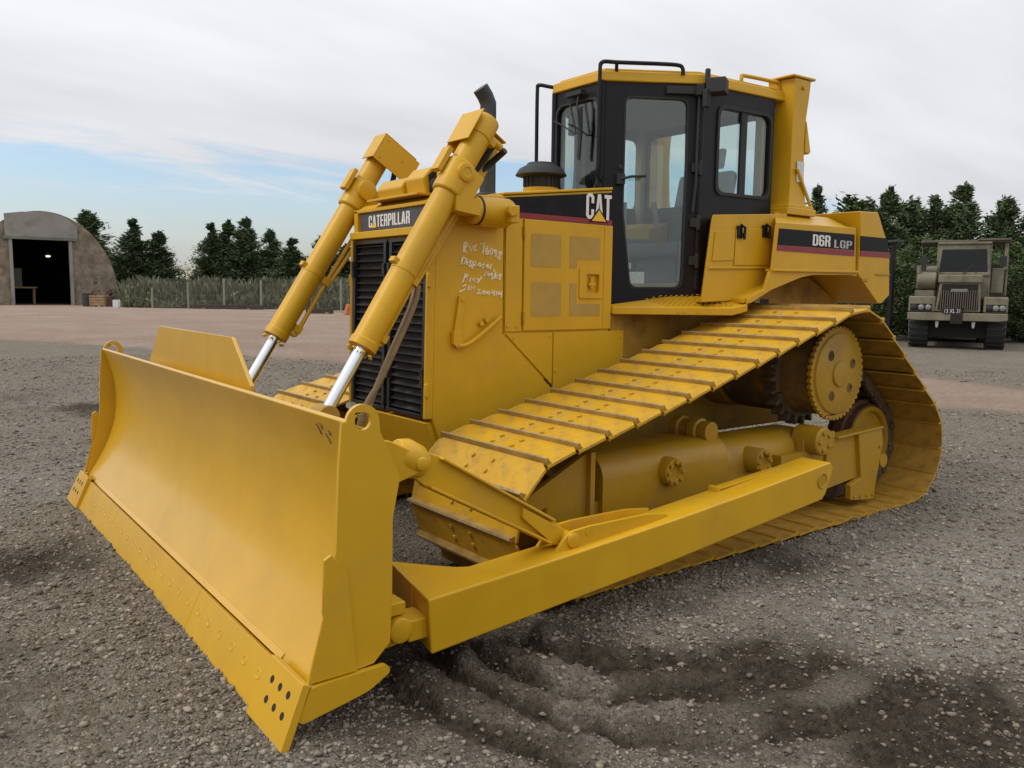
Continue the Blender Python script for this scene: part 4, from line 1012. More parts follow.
def height(x, y, dist):
    h = fbm(x, y, .35, 3, 1) * .035 + fbm(x, y, 2.2, 3, 2) * .022 * (dist < 40) - .004
    h = h + fbm(x, y, 9, 3, 3) * .028 * (1 - sstep(8, 16, dist)) + fbm(x, y, 38, 2, 4) * .010 * (1 - sstep(4, 8, dist))
    r_, m = ruts(x, y); h = h + r_ * .056 + m * .022 + m * fbm(x, y, 14, 4, 44) * .034
    # loosened berm along the outer edge of both tracks, worn level under the machine
    for s in (1, -1):
        e = np.exp(-((y * s - 1.68) / .16) ** 2) * sstep(-2.6, -1.9, x) * (1 - sstep(1.0, 1.6, x)); h = h + e * (.030 + .02 * vnoise(x, y, 7, 9))
    inside = (1 - sstep(1.5, 1.66, np.abs(y))) * sstep(-2.5, -2.2, x) * (1 - sstep(1.7, 1.9, x))
    h = h * (1 - inside) + inside * (-.012)
    bl = sstep(2.45, 2.6, x) * (1 - sstep(3.0, 3.15, x)) * (1 - sstep(2.0, 2.2, np.abs(y)))
    h = h * (1 - bl * .75)
    return h * (1 - sstep(60, 120, dist))
def masks(x, y):
    n = fbm(x, y, .22, 4, 21); nf = fbm(x, y, 1.6, 4, 22)
    # compacted pinkish haul road, its near edge a straight line across the yard
    d1 = (x - (-7.5)) * (-.935) + (y - (-.8)) * (-.355)      # metres beyond the near edge
    d1 = d1 + n * .6 + nf * .2
    ex, ey = -10.9, -1.9; dx_, dy_ = -9.5, -45.0; l_ = math.hypot(dx_, dy_)
    d2 = ((x - ex) * (-dy_) - (y - ey) * (-dx_)) / l_            # positive on the near side of the far edge
    d2 = d2 + n * .7 + nf * .25 + .25
    road = sstep(-.25, .35, d1) * sstep(-.3, .3, d2)
    damp_shade = .95 * blob(x, y, 1.7, 2.45, .8, .6, .8) + .9 * blob(x, y, .95, 3.75, .65, .45, 2.2) + .8 * blob(x, y, .9, 1.95, .95, .22, 0) \
        + .75 * blob(x, y, 3.3, -.6, .55, .6, .2) + .7 * blob(x, y, 2.2, -6.9, 2.2, .8, -.3) + .6 * blob(x, y, 2.6, 1.9, .9, .4, .5) + .45 * blob(x, y, 3.6, .9, .7, 1.6, .2) \
        + .5 * blob(x, y, -2.8, 1.9, .8, .8, 0)  # damp soil, plus ground shadow painted beside the arm and blade end
    rt_, rm_ = ruts(x, y); damp_shade = damp_shade * .75 + (-rt_) * 1.3 + rm_ * .40
    damp_shade = np.clip(damp_shade * (1.0 + nf * 1.8) + (nf + n * .8 - .34) * .8 - .08, 0, 1)
    light = np.clip(1.1 * blob(x, y, -.1, 2.35, 1.0, .85, .6) + .9 * blob(x, y, -2.5, 3.2, 2.2, 1.5, .3) + .5 * blob(x, y, 4.3, -2.5, 2.2, 1.6, .5), 0, 1) * np.clip(.85 + nf * 1.2, 0, 1)
    return road, np.clip(damp_shade * (1 - road), 0, 1), light * (1 - road)

gm = bpy.data.materials.new('gravel_ground'); gm.use_nodes = True
t = gm.node_tree; bs = t.nodes['Principled BSDF']; bs.inputs['Specular IOR Level'].default_value = 0.15
def n_(ty, **k):
    q = t.nodes.new(ty)
    for a_, v_ in k.items(): setattr(q, a_, v_)
    return q
def l_(a_, b_): t.links.new(a_, b_)
co = n_('ShaderNodeTexCoord')
def noise(scale, det=6, rough=.6):
    q = n_('ShaderNodeTexNoise'); q.inputs['Scale'].default_value = scale; q.inputs['Detail'].default_value = det; q.inputs['Roughness'].default_value = rough
    l_(co.outputs['Object'], q.inputs['Vector']); return q.outputs[0]
def mixc(f, a_, b_):
    q = n_('ShaderNodeMix', data_type='RGBA')
    for i, x in ((0, f), (6, a_), (7, b_)):
        if hasattr(x, 'links') or hasattr(x, 'is_linked'): l_(x, q.inputs[i])
        elif isinstance(x, tuple): q.inputs[i].default_value = (*x, 1)
        else: q.inputs[i].default_value = x
    return q.outputs[2]
def ramp(f, p0, p1):
    q = n_('ShaderNodeMapRange'); q.inputs[1].default_value = p0; q.inputs[2].default_value = p1; l_(f, q.inputs[0]); return q.outputs[0]
def attr(nm): q = n_('ShaderNodeAttribute', attribute_name=nm); return q.outputs['Fac']
vo = n_('ShaderNodeTexVoronoi'); vo.inputs['Scale'].default_value = 42; l_(co.outputs['Object'], vo.inputs['Vector'])
vo2 = n_('ShaderNodeTexVoronoi'); vo2.inputs['Scale'].default_value = 105; l_(co.outputs['Object'], vo2.inputs['Vector'])
sepc = n_('ShaderNodeSeparateColor'); l_(vo.outputs['Color'], sepc.inputs[0])
sepc2 = n_('ShaderNodeSeparateColor'); l_(vo2.outputs['Color'], sepc2.inputs[0])
base = mixc(ramp(noise(3.0, 8, .7), .35, .65), (0.172, 0.137, 0.096), (0.255, 0.216, 0.164))
base = mixc(ramp(noise(1.1, 7, .72), .42, .62), base, (0.280, 0.243, 0.194))
base = mixc(ramp(sepc.outputs[0], .35, 1.0), base, (0.349, 0.303, 0.245))
base = mixc(ramp(noise(17, 5, .75), .56, .72), base, (0.123, 0.098, 0.068))
base = mixc(ramp(sepc2.outputs[1], .6, 1.0), base, (0.123, 0.104, 0.080))
base = mixc(attr('light'), base, mixc(ramp(sepc.outputs[1], .2, .9), (0.290, 0.261, 0.215), (0.418, 0.385, 0.327)))
damp_shade_c = mixc(ramp(noise(22, 6, .75), .38, .66), (0.036, 0.027, 0.018), (0.112, 0.089, 0.062))
base = mixc(attr('damp_shade'), base, damp_shade_c)
road_c = mixc(ramp(noise(.35, 7, .65), .35, .65), (0.36, 0.245, 0.185), (0.44, 0.345, 0.275))
road_c = mixc(ramp(noise(9, 5, .7), .45, .75), road_c, (0.22, 0.165, 0.13))
base = mixc(attr('road'), base, road_c)
l_(base, bs.inputs['Base Color'])
bs.inputs['Roughness'].default_value = .95
hsum = n_('ShaderNodeMath', operation='MULTIPLY_ADD'); l_(vo.outputs['Distance'], hsum.inputs[0]); hsum.inputs[1].default_value = -.9; l_(noise(55, 6, .7), hsum.inputs[2])
h2 = n_('ShaderNodeMath', operation='MULTIPLY_ADD'); l_(vo2.outputs['Distance'], h2.inputs[0]); h2.inputs[1].default_value = -.6; l_(hsum.outputs[0], h2.inputs[2])
bp = n_('ShaderNodeBump'); bp.inputs['Distance'].default_value = .03; bp.inputs['Strength'].default_value = 1.0
l_(h2.outputs[0], bp.inputs['Height']); l_(bp.outputs[0], bs.inputs['Normal'])

# polar sheet round the viewpoint so that near ground is finely shaped and the far edge reaches the horizon
rad = np.concatenate([[0.0], np.geomspace(.25, 2500, 640)])
a0 = YAW
fine = np.radians(np.arange(-44, 44, .19)); coarse = np.radians(np.arange(44, 316, 3.0))
ang = np.concatenate([fine, coarse]) + a0
RRg, AAg = np.meshgrid(rad, ang, indexing='ij')
X = CAM.x + RRg * np.cos(AAg); Y = CAM.y + RRg * np.sin(AAg)
Z = height(X, Y, RRg)
me = bpy.data.meshes.new('ground'); nr, na = X.shape
me.vertices.add(nr * na); me.vertices.foreach_set('co', np.stack([X, Y, Z], -1).astype(np.float32).ravel())
i0 = np.arange(nr - 1)[:, None] * na; j0 = np.arange(na)[None, :]; j1 = (j0 + 1) % na
quads = np.stack([i0 + j0, i0 + na + j0, i0 + na + j1, i0 + j1], -1).reshape(-1, 4)
me.loops.add(quads.size); me.loops.foreach_set('vertex_index', quads.ravel().astype(np.int32))
me.polygons.add(len(quads)); me.polygons.foreach_set('loop_start', np.arange(0, quads.size, 4, dtype=np.int32))
me.polygons.foreach_set('use_smooth', np.ones(len(quads), bool))
me.update(calc_edges=True)
rd, dm, lt = masks(X.ravel(), Y.ravel())
for nm, arr in (('road', rd), ('damp_shade', dm), ('light', lt)):
    a_ = me.attributes.new(nm, 'FLOAT', 'POINT'); a_.data.foreach_set('value', arr.astype(np.float32))
me.materials.append(gm)
ground = bpy.data.objects.new('ground', me); COL.objects.link(ground); tag(ground, kind='structure')

# ---- loose stones: one mass
def loose_stones():
    bm = bmesh.new(); bmesh.ops.create_icosphere(bm, subdivisions=1, radius=1.0)
    bv = np.array([q.co[:] for q in bm.verts]); bf = np.array([[q.index for q in f.verts] for f in bm.faces]); bm.free()
    nst_ = 240000
    u_ = rng.random(nst_); r_ = .9 * (20.0 / .9) ** (u_ ** .86); a_ = a0 + np.radians(rng.uniform(-43, 43, nst_))
    x = CAM.x + r_ * np.cos(a_); y = CAM.y + r_ * np.sin(a_)
    road, damp_shade, light = masks(x, y)
    clump = fbm(x, y, 1.4, 3, 61) + light * .25 - damp_shade * .15 - road * 1.1
    keep = (rng.random(nst_) < np.clip(.78 + clump * 1.3, .22 * (1 - road), 1) * (1 - .62 * ruts(x, y)[1]) * (1 - .35 * damp_shade)) & ~((np.abs(y) < 1.6) & (np.abs(y) > .69) & (x > -2.2) & (x < 1.6))
    x, y, r_, damp_shade, light = x[keep], y[keep], r_[keep], damp_shade[keep], light[keep]; m = len(x)
    size = .0042 * np.exp(rng.normal(0.18, .52, m)); size = np.clip(size, .0025, .015) * np.clip(.75 + r_ * .06, .8, 1.9)
    big = rng.random(m) < .0008; size[big] = rng.uniform(.013, .021, big.sum())
    z = height(x, y, r_) + size * .22
    sc = np.stack([size * rng.uniform(.8, 1.5, m), size * rng.uniform(.7, 1.2, m), size * rng.uniform(.45, .85, m)], -1)
    V = bv[None] * (1 + rng.uniform(-.36, .30, (m, len(bv), 1))) * sc[:, None]
    th = rng.uniform(0, 2 * PI, m); c, s_ = np.cos(th)[:, None], np.sin(th)[:, None]; tl = rng.normal(0, .3, m)[:, None]
    vx, vy, vz = V[..., 0], V[..., 1], V[..., 2]; vy, vz = vy * np.cos(tl) - vz * np.sin(tl), vy * np.sin(tl) + vz * np.cos(tl)
    P = np.stack([vx * c - vy * s_ + x[:, None], vx * s_ + vy * c + y[:, None], vz + z[:, None]], -1).reshape(-1, 3)
    Fc = (bf[None] + (np.arange(m) * len(bv))[:, None, None]).reshape(-1, 3)
    me = bpy.data.meshes.new('gravel'); me.vertices.add(len(P)); me.vertices.foreach_set('co', P.astype(np.float32).ravel())
    me.loops.add(Fc.size); me.loops.foreach_set('vertex_index', Fc.ravel().astype(np.int32)); me.polygons.add(len(Fc)); me.polygons.foreach_set('loop_start', np.arange(0, Fc.size, 3, dtype=np.int32))
    me.update(calc_edges=True)
    at_ = me.attributes.new('tone', 'FLOAT', 'POINT'); at_.data.foreach_set('value', np.repeat(np.clip(rng.random(m) * (1 - .42 * damp_shade) + .16 * light, 0, 1), len(bv)).astype(np.float32))
    sm = bpy.data.materials.new('loose_stone'); sm.use_nodes = True; tt = sm.node_tree; bb = tt.nodes['Principled BSDF']; bb.inputs['Roughness'].default_value = .9; bb.inputs['Specular IOR Level'].default_value = .2
    aa = tt.nodes.new('ShaderNodeAttribute'); aa.attribute_name = 'tone'; rr = tt.nodes.new('ShaderNodeValToRGB'); e = rr.color_ramp.elements
    e[0].color = (.085, .069, .052, 1); e[1].color = (.335, .295, .24, 1); e[0].position = 0
    for p, cc in ((.3, (.162, .134, .102)), (.6, (.225, .190, .150)), (.85, (.28, .242, .196))): q = rr.color_ramp.elements.new(p); q.color = (*cc, 1)
    tt.links.new(aa.outputs['Fac'], rr.inputs[0]); tt.links.new(rr.outputs[0], bb.inputs['Base Color'])
    me.materials.append(sm); o = bpy.data.objects.new('gravel', me); COL.objects.link(o); tag(o, 'loose grey gravel stones strewn over the yard', 'gravel', kind='stuff')
loose_stones()

# ---- far hills
hm = mat('far_field', (.30, .275, .20), .95, var=.15, vscale=.02)
b = MB(); cs = []
for k in range(61):
    th_ = YAW + R(-75 + 150 * k / 60); rr_ = 420
    hh = 12.2 + 3.0 * math.sin(k * .23 + 1) + 1.2 * math.sin(k * .71)
    cs.append((CAM.x + rr_ * math.cos(th_), CAM.y + rr_ * math.sin(th_), hh, th_))
vs = []; fs = []
for x, y, h, th_ in cs:
    c, s_ = math.cos(th_), math.sin(th_); vs += [(x - 60 * c, y - 60 * s_, -.5), (x - 20 * c, y - 20 * s_, h * .8), (x, y, h), (x + 120 * c, y + 120 * s_, h * .9), (x + 130 * c, y + 130 * s_, -.5)]
for k in range(60):
    for j in range(4): fs.append((k * 5 + j, k * 5 + 5 + j, k * 5 + 6 + j, k * 5 + 1 + j))
b.add(vs, fs); tag(b.build('hills', hm), kind='structure')

# ---------------------------------------------------------------- trees
bark = mat('tree_bark', (.075, .055, .04), .95, var=.3, vscale=8, bump=.4)
def leafmat(name, c0, c1):
    m = bpy.data.materials.new(name); m.use_nodes = True; t = m.node_tree; b_ = t.nodes['Principled BSDF']; b_.inputs['Roughness'].default_value = .8; b_.inputs['Specular IOR Level'].default_value = .15
    g = t.nodes.new('ShaderNodeAttribute'); g.attribute_name = 'tone'; o = t.nodes.new('ShaderNodeObjectInfo')
    ad = t.nodes.new('ShaderNodeMath'); ad.operation = 'MULTIPLY_ADD'; ad.inputs[1].default_value = .3; t.links.new(o.outputs['Random'], ad.inputs[0]); t.links.new(g.outputs['Fac'], ad.inputs[2])
    r = t.nodes.new('ShaderNodeValToRGB'); r.color_ramp.elements[0].color = (*c0, 1); r.color_ramp.elements[1].color = (*c1, 1); r.color_ramp.elements[1].position = 1.25 if False else 1.0
    t.links.new(ad.outputs[0], r.inputs[0]); t.links.new(r.outputs[0], b_.inputs['Base Color']); return m
leaf_a = leafmat('conifer_foliage', (.032, .050, .026), (.118, .160, .072))
leaf_b = leafmat('broadleaf_foliage', (.034, .054, .022), (.115, .152, .060))
def crown_mesh(name, H, Rmax, n, kind, seed, card, m):
    """leaf sprays hung on whorled limbs through the whole volume of the crown"""
    g = np.random.default_rng(seed); pos = []; dirs = []; tone = []
    nb = 150 if kind == 'conifer' else 110
    sprd = .10 if seed in (30, 31) else .35
    lead = [(0.0, 0.0, 1.0)] + [(g.uniform(-sprd, sprd) * Rmax, g.uniform(-sprd, sprd) * Rmax, g.uniform(.72, .93)) for _ in range(2)]
    per = n // nb
    for k in range(nb):
        lx, ly, lh = lead[0 if g.random() < .62 else g.integers(1, 3)]
        tz = g.random() ** 1.15
        z0 = H * lh * (.06 + .93 * tz)
        frac = 1 - z0 / (H * lh)
        if kind == 'conifer': rad_ = Rmax * (.06 + .98 * frac ** .85) * g.uniform(.62, 1.12)
        else: rad_ = Rmax * math.sqrt(max(.05, 1 - (2 * tz - .9) ** 2)) * g.uniform(.6, 1.1)
        th = g.uniform(0, 2 * PI); rise = g.uniform(-.10, .45) if kind == 'conifer' else g.uniform(-.2, .6)
        bt = g.uniform(.15, .85)
        q = g.random(per) ** .6
        x = lx * (.4 + .6 * tz) + np.cos(th) * rad_ * q; y = ly * (.4 + .6 * tz) + np.sin(th) * rad_ * q
        sp = .10 + .20 * (1 - q) ; wd = rad_ * .26
        x = x + g.normal(0, wd, per) * (.3 + .7 * q); y = y + g.normal(0, wd, per) * (.3 + .7 * q); z = z0 + rad_ * q * rise + g.normal(0, .10 + wd * .35, per)
        pos.append(np.stack([x, y, z], -1)); tone.append(np.clip(bt * .55 + g.random(per) * .45, 0, 1) * .75)
        dirs.append(np.stack([np.cos(th) + g.normal(0, .5, per), np.sin(th) + g.normal(0, .5, per), rise + g.normal(.1, .4, per)], -1))
    # leading shoots
    if kind == 'conifer':
        for lx, ly, lh in lead:
            q = 26; z = H * lh * (1 - .13 * g.random(q)); pos.append(np.stack([lx + g.normal(0, .06, q), ly + g.normal(0, .06, q), z], -1)); dirs.append(np.stack([g.normal(0, .3, q), g.normal(0, .3, q), np.ones(q)], -1)); tone.append(g.random(q) * .6)
    P = np.concatenate(pos); D = np.concatenate(dirs); T = np.concatenate(tone); P[:, 2] = np.maximum(P[:, 2], .12)
    D /= np.linalg.norm(D, axis=1, keepdims=True); rn = g.normal(size=P.shape); S = np.cross(D, rn); S /= np.linalg.norm(S, axis=1, keepdims=True)
    ln = card * g.uniform(.7, 1.5, len(P))[:, None]; wd = ln * g.uniform(.28, .5, len(P))[:, None]
    V = np.stack([P - D * ln * .5, P + S * wd * .5, P + D * ln * .6, P - S * wd * .5], 1).reshape(-1, 3)
    me = bpy.data.meshes.new(name); k = len(P); me.vertices.add(4 * k); me.vertices.foreach_set('co', V.astype(np.float32).ravel())
    me.loops.add(4 * k); me.loops.foreach_set('vertex_index', np.arange(4 * k, dtype=np.int32)); me.polygons.add(k); me.polygons.foreach_set('loop_start', np.arange(0, 4 * k, 4, dtype=np.int32)); me.update(calc_edges=True)
    a_ = me.attributes.new('tone', 'FLOAT', 'POINT'); a_.data.foreach_set('value', np.repeat(T, 4).astype(np.float32)); me.materials.append(m)
    return me
CR = {('c', i): crown_mesh('crown', 8.0, 2.0 + .2 * i, 18000, 'conifer', 30 + i, .22, leaf_a) for i in range(4)}
CR.update({('b', i): crown_mesh('crown', 6.0, 2.6, 12000, 'bush', 50 + i, .20, leaf_b) for i in range(2)})
TR = {}
def trunk_mesh(H, r, seed):
    g = random.Random(seed); b = MB()
    b.path([(0, 0, -.1), (g.uniform(-.05, .05), g.uniform(-.05, .05), H * .3), (g.uniform(-.08, .08), 0, H * .6)], r, 8); b.tube((0, 0, H * .58), (.03, 0, H * .96), r * .8, r * .15, 8)
    for k in range(18):
        th = g.uniform(0, 6.3); z = H * g.uniform(.1, .8); l = (1 - z / H) * 2.0; b.tube((0, 0, z), (l * math.cos(th), l * math.sin(th), z + l * .3), r * .3, r * .05, 5)
    return b.build('trunk', bark).data
def tree(name, u, v_top, depth, kind, i, width, label, group):
    p = spot(u, depth); H = ray_at(u, v_top, depth).z
    t_ = tag(empty(name, p, random.uniform(0, 6.28)), label, 'tree', group)
    h0 = 8.0 if kind == 'c' else 6.0
    if (kind, 0) not in TR:
        o = trunk_mesh(h0, .14, 5); TR[(kind, 0)] = o
        for q in [q for q in bpy.data.objects if q.data is o]: bpy.data.objects.remove(q)
    c = bpy.data.objects.new('crown', CR[(kind, i)]); k = bpy.data.objects.new('trunk', TR[(kind, 0)])
    for q in (c, k):
        COL.objects.link(q); q.parent = t_; q.scale = (H / h0 * width, H / h0 * width, H / h0)
LG = 'conifers behind the wire fence'
for u, v, d, i, wd, lab in (
    (92, 211, 86, 0, 1.79, 'dark tree rising behind the right shoulder of the arched shed'),
    (135, 220, 74, 1, 1.48, 'slim pointed conifer nearest the right foot of the arched shed'),
    (160, 231, 75, 0, 1.65, 'lower spreading conifer just right of the slim one by the shed'),
    (213, 224, 77, 1, 1.38, 'pointed conifer at the left end of the clump behind the fence posts'),
    (230, 220, 79, 0, 1.34, 'tall narrow conifer, second from left in the clump behind the fence'),
    (248, 219, 78, 1, 1.34, 'tallest conifer in the middle of the clump behind the fence'),
    (271, 229, 79, 0, 1.38, 'thinner conifer just right of the tallest one behind the fence'),
    (293, 239, 76, 1, 1.83, 'low rounded conifer beside the far lift cylinder'),
    (322, 236, 80, 0, 1.61, 'conifer seen between the far lift cylinder and the radiator grille'),
    (347, 244, 80, 0, 1.91, 'conifer half hidden by the left edge of the radiator grille')):
    tree('conifer_tree', u, v, d, 'c', i, wd, lab, LG)
RG = 'tree row behind the dump truck'
for u, v, d, k, i, wd, lab in (
    (812, 188, 40, 'c', 1, 0.88, 'thin conifer showing just right of the roll-over post'),
    (851, 203, 46, 'b', 0, 1.61, 'rounded bushy tree above the rear tank of the bulldozer'),
    (884, 187, 38, 'c', 0, 1.14, 'dark conifer left of the dump truck above the bulldozer corner panel'),
    (906, 196, 39, 'c', 2, 1.17, 'conifer behind the left edge of the dump truck canopy'),
    (931, 197, 38, 'c', 3, 1.02, 'narrow conifer behind the dump truck cab'),
    (958, 186, 38, 'c', 1, 1.23, 'tallest broad conifer directly behind the dump truck cab'),
    (998, 195, 38, 'c', 2, 1.14, 'conifer behind the right edge of the dump truck'),
    (1026, 208, 38, 'c', 0, 1.24, 'conifer cut by the right edge of the photo'),
    (870, 212, 42, 'c', 3, 1.38, 'low conifer behind the rounded bushy tree'),
    (1050, 196, 38, 'c', 3, 1.24, 'conifer at the far right end of the row'),
    (918, 240, 31, 'b', 1, 1.17, 'low dark shrub beside the left flank of the dump truck'),
    (1008, 246, 31, 'b', 0, 1.17, 'low dark shrub beside the right flank of the dump truck'),
    (893, 262, 29, 'b', 0, 1.17, 'low shrub between the bulldozer and the dump truck'),
    (1030, 262, 28, 'b', 1, 1.17, 'low shrub right of the dump truck at the photo edge')):
    tree('conifer_tree' if k == 'c' else 'bushy_tree', u, v, d, k, i, wd, lab, RG)

# ---- tall weeds behind the fence: one mass of blades and leaf sprays
def weeds():
    m = 60000; g = rng
    u = g.uniform(122, 372, m); d = g.uniform(61.5, 72, m)
    P = np.array([spot(a_, b_)[:] for a_, b_ in zip(u, d)]); clump = .75 + .55 * vnoise(P[:, 0], P[:, 1], .35, 3) + .5 * vnoise(P[:, 0], P[:, 1], 1.1, 4)
    hgt = g.uniform(.2, 1.0, m) * 2.5 * clump * (.45 + .55 * sstep(61.5, 63.5, d)); hgt = np.clip(hgt, .12, 2.6)
    low = g.random(m) < .6; base = np.where(low, 0, g.uniform(.2, .75, m) * hgt)
    th = g.uniform(0, 2 * PI, m); w_ = g.uniform(.05, .16, m); lean = g.normal(0, .16, (m, 2)) * hgt[:, None]
    S = np.stack([np.cos(th) * w_, np.sin(th) * w_, np.zeros(m)], -1); B0 = P + np.stack([0 * base, 0 * base, base], -1); T0 = P + np.stack([lean[:, 0], lean[:, 1], hgt], -1); mid = (B0 * .45 + T0 * .55)
    V = np.stack([B0, mid + S, T0, mid - S], 1).reshape(-1, 3)
    me = bpy.data.meshes.new('tall_weeds'); me.vertices.add(4 * m); me.vertices.foreach_set('co', V.astype(np.float32).ravel()); me.loops.add(4 * m); me.loops.foreach_set('vertex_index', np.arange(4 * m, dtype=np.int32)); me.polygons.add(m); me.polygons.foreach_set('loop_start', np.arange(0, 4 * m, 4, dtype=np.int32)); me.update(calc_edges=True)
    a_ = me.attributes.new('tone', 'FLOAT', 'POINT'); a_.data.foreach_set('value', np.repeat(g.random(m) * .7, 4).astype(np.float32))
    wm = leafmat('weed_leaves', (.070, .080, .048), (.25, .25, .155)); me.materials.append(wm)
    o = bpy.data.objects.new('tall_weeds', me); COL.objects.link(o); tag(o, 'tall green and straw coloured weeds growing along the wire fence', 'weeds', kind='stuff')
weeds()

# ---------------------------------------------------------------- arched shed
conc = mat('weathered_concrete', (.225, .185, .135), .9, var=.3, vscale=1.2, dirt=(.11, .082, .055), dirt_amt=.8, dirt_scale=1.6, dirt_thr=.44, bump=.4, bscale=6)
lint = mat('painted_lintel', (.25, .235, .215), .8, var=.12, vscale=.8, dirt=(.13, .12, .10), dirt_amt=.5, dirt_scale=1.2)
roofm = mat('mossy_roof', (.15, .155, .12), .9, var=.25, vscale=.8)
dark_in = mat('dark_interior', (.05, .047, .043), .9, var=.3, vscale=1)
SD = 66.0
sc_ = ray_at(45, 292, SD); sx = RTH.copy(); sx = (RTH * math.cos(R(33)) + FWH * math.sin(R(33))).normalized(); sy_ = Vector((0, 0, 1)).cross(sx)
shed = tag(empty('arched_shed', (sc_.x, sc_.y, 0)), 'weathered concrete arched shed with tall open doorway', 'shed')
shed.matrix_world = Matrix(((sx.x, sy_.x, 0, sc_.x), (sx.y, sy_.y, 0, sc_.y), (0, 0, 1, 0), (0, 0, 0, 1)))      # local x along the front, y away from the viewer
K = SD / FPX
HW_, HH_ = 77 * K / 1.145, 92 * K
arch = [(HW_ * math.cos(a_) , HH_ * (math.sin(a_) ** .92 if a_ not in (0, PI) else 0)) for a_ in [PI * i / 36 for i in range(37)]]
dx0, dx1, dz1 = (15 - 45) * K / 1.145, (71 - 45) * K / 1.145, 66 * K
b = MB()
left = [p for p in arch]
b.prism([(dx1, 0)] + arch + [(dx0, 0), (dx0, dz1), (dx1, dz1)], 'y', 0, .30); wl = b.build('front_wall', conc, shed)
b = MB(); b.prism([(x * 1.003, z * 1.003 if i not in (0, 36) else z) for i, (x, z) in enumerate(arch)] + [(x * .985, z * .985) for x, z in reversed(arch)], 'y', .02, 24.0); b.build('barrel_roof', roofm, shed, 0)
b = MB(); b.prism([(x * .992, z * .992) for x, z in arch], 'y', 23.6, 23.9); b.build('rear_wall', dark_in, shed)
b = MB(); b.prism([(dx0 - 5.5 * K, dz1 - 1 * K), (dx1 + 8 * K, dz1 - 1 * K), (dx1 + 8 * K, dz1 + 12 * K), (dx1 - 2 * K, dz1 + 21 * K), (dx1 - 14 * K, dz1 + 24.0 * K), (dx0 + 10 * K, dz1 + 24.5 * K), (dx0 - 5.5 * K, dz1 + 22 * K)], 'y', -.22, -.02); lp = b.build('lintel_panel', lint, shed, .02)
b = MB(); b.box(((dx0 + dx1) / 2, -.16, dz1 - .05), (dx1 - dx0 + 1.2, .22, .22)); b.build('door_track', roofm, lp)
for x in (dx0 - .1, dx1 + .12): b = MB(); b.box((x, -.06, dz1 / 2), (.24, .2, dz1)); b.build('door_jamb', lint, shed, .01)
b = MB()
for yy in (3, 7, 11, 15, 19):
    b.prism([(x * .965, z * .965) for x, z in arch] + [(x * .93, z * .93) for x, z in reversed(arch)], 'y', yy, yy + .25)
b.build('arch_rib', conc, shed)
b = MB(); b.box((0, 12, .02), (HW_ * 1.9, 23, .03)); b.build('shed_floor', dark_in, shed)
def sl_(x, y, z): return sc_ + sx * x + sy_ * y + Vector((0, 0, z - sc_.z))
bulb = bpy.data.materials.new('lit_lamp'); bulb.use_nodes = True; q = bulb.node_tree.nodes['Principled BSDF']; q.inputs['Emission Color'].default_value = (.85, 1.0, .45, 1); q.inputs['Emission Strength'].default_value = 2.2
lp_ = sl_((53 - 45) * K / 1.145 * .98, 3.0, (305 - 255) * K)
hl = tag(empty('hanging_lamp', lp_), 'lit lamp glowing under the roof inside the arched shed', 'lamp')
b = MB(); b.lathe((0, 0, 0), (0, 0, 1), [(.22, 0), (.20, .12), (.06, .22)], 16); b.build('lamp_shade', roofm, hl)
b = MB(); b.lathe((0, 0, -.08), (0, 0, 1), [(.08, -.04), (.17, .0), (.17, .075)], 16); b.build('lamp_bulb', bulb, hl)
b = MB(); b.tube((0, 0, .2), (0, 0, 1.4), .015, n=6); b.build('lamp_cord', rubber, hl)
wb = tag(empty('workbench', sl_((24 - 45) * K, 3.5, 0)), 'wooden workbench just inside the left of the shed doorway', 'workbench')
wood = mat('pale_timber', (.30, .20, .10), .8, var=.25, vscale=3)
b = MB(); b.box((0, 0, 1.35), (2.6, .9, .12)); b.build('bench_top', wood, wb)
for x in (-1.1, 1.1):
    for y in (-.35, .35): b = MB(); b.box((x, y, .64), (.1, .1, 1.29)); b.build('leg', wood, wb)
cb_ = tag(empty('storage_cabinet', sl_((22 - 45) * K, 3.9, 1.41)), 'dull box cabinet standing on the workbench in the shed', 'cabinet')
b = MB(); b.box((0, 0, .75), (.9, .6, 1.5)); b.build('cabinet_body', roofm, cb_, .02); b = MB(); b.box((0, -.32, .75), (.8, .03, 1.36)); b.box((.34, -.35, .75), (.04, .03, .2)); b.build('cabinet_door', conc, cb_)
# odds and ends at the foot of the shed
def at_px(u, d, z=0): p = spot(u, d); return (p.x, p.y, z)
drumm = mat('dark_drum_paint', (.025, .03, .045), .5, var=.3, dirt=(.10, .05, .03), dirt_amt=.6, dirt_scale=5); rustm = mat('rusty_steel', (.10, .055, .04), .8, var=.4, vscale=6)
KD = 63.5 / FPX
def drum(u, h, r, m, label, d=63.5):
    t_ = tag(empty('oil_drum', at_px(u, d)), label, 'drum', 'drums by the shed')
    b = MB(); b.lathe((0, 0, 0), (0, 0, 1), [(r, 0), (r, h * .32), (r * 1.04, h * .335), (r, h * .35), (r, h * .65), (r * 1.04, h * .665), (r, h * .68), (r, h)], 20); b.build('drum_body', m, t_)
    b = MB(); b.lathe((0, 0, h - .02), (0, 0, 1), [(r * 1.03, 0), (r * 1.03, .04), (r * .96, .04), (r * .96, .02)], 20); b.lathe((r * .6, 0, h + .015), (0, 0, 1), [(.04, 0), (.04, .03)], 8); b.build('drum_rim', m, t_)
drum(87, .95, .33, drumm, 'dark blue drum against the shed wall, left of the pallet crate')
drum(109.5, .72, .30, rustm, 'low rusty dark drum right of the pallet crate by the shed')
drum(122, .62, .36, drumm, 'squat dark drum at the outer right foot of the shed')
cr = tag(empty('pallet_crate', at_px(99, 63.2), YAW + PI / 2), 'pale wooden pallet crate between two drums at the shed wall', 'crate')
b = MB()
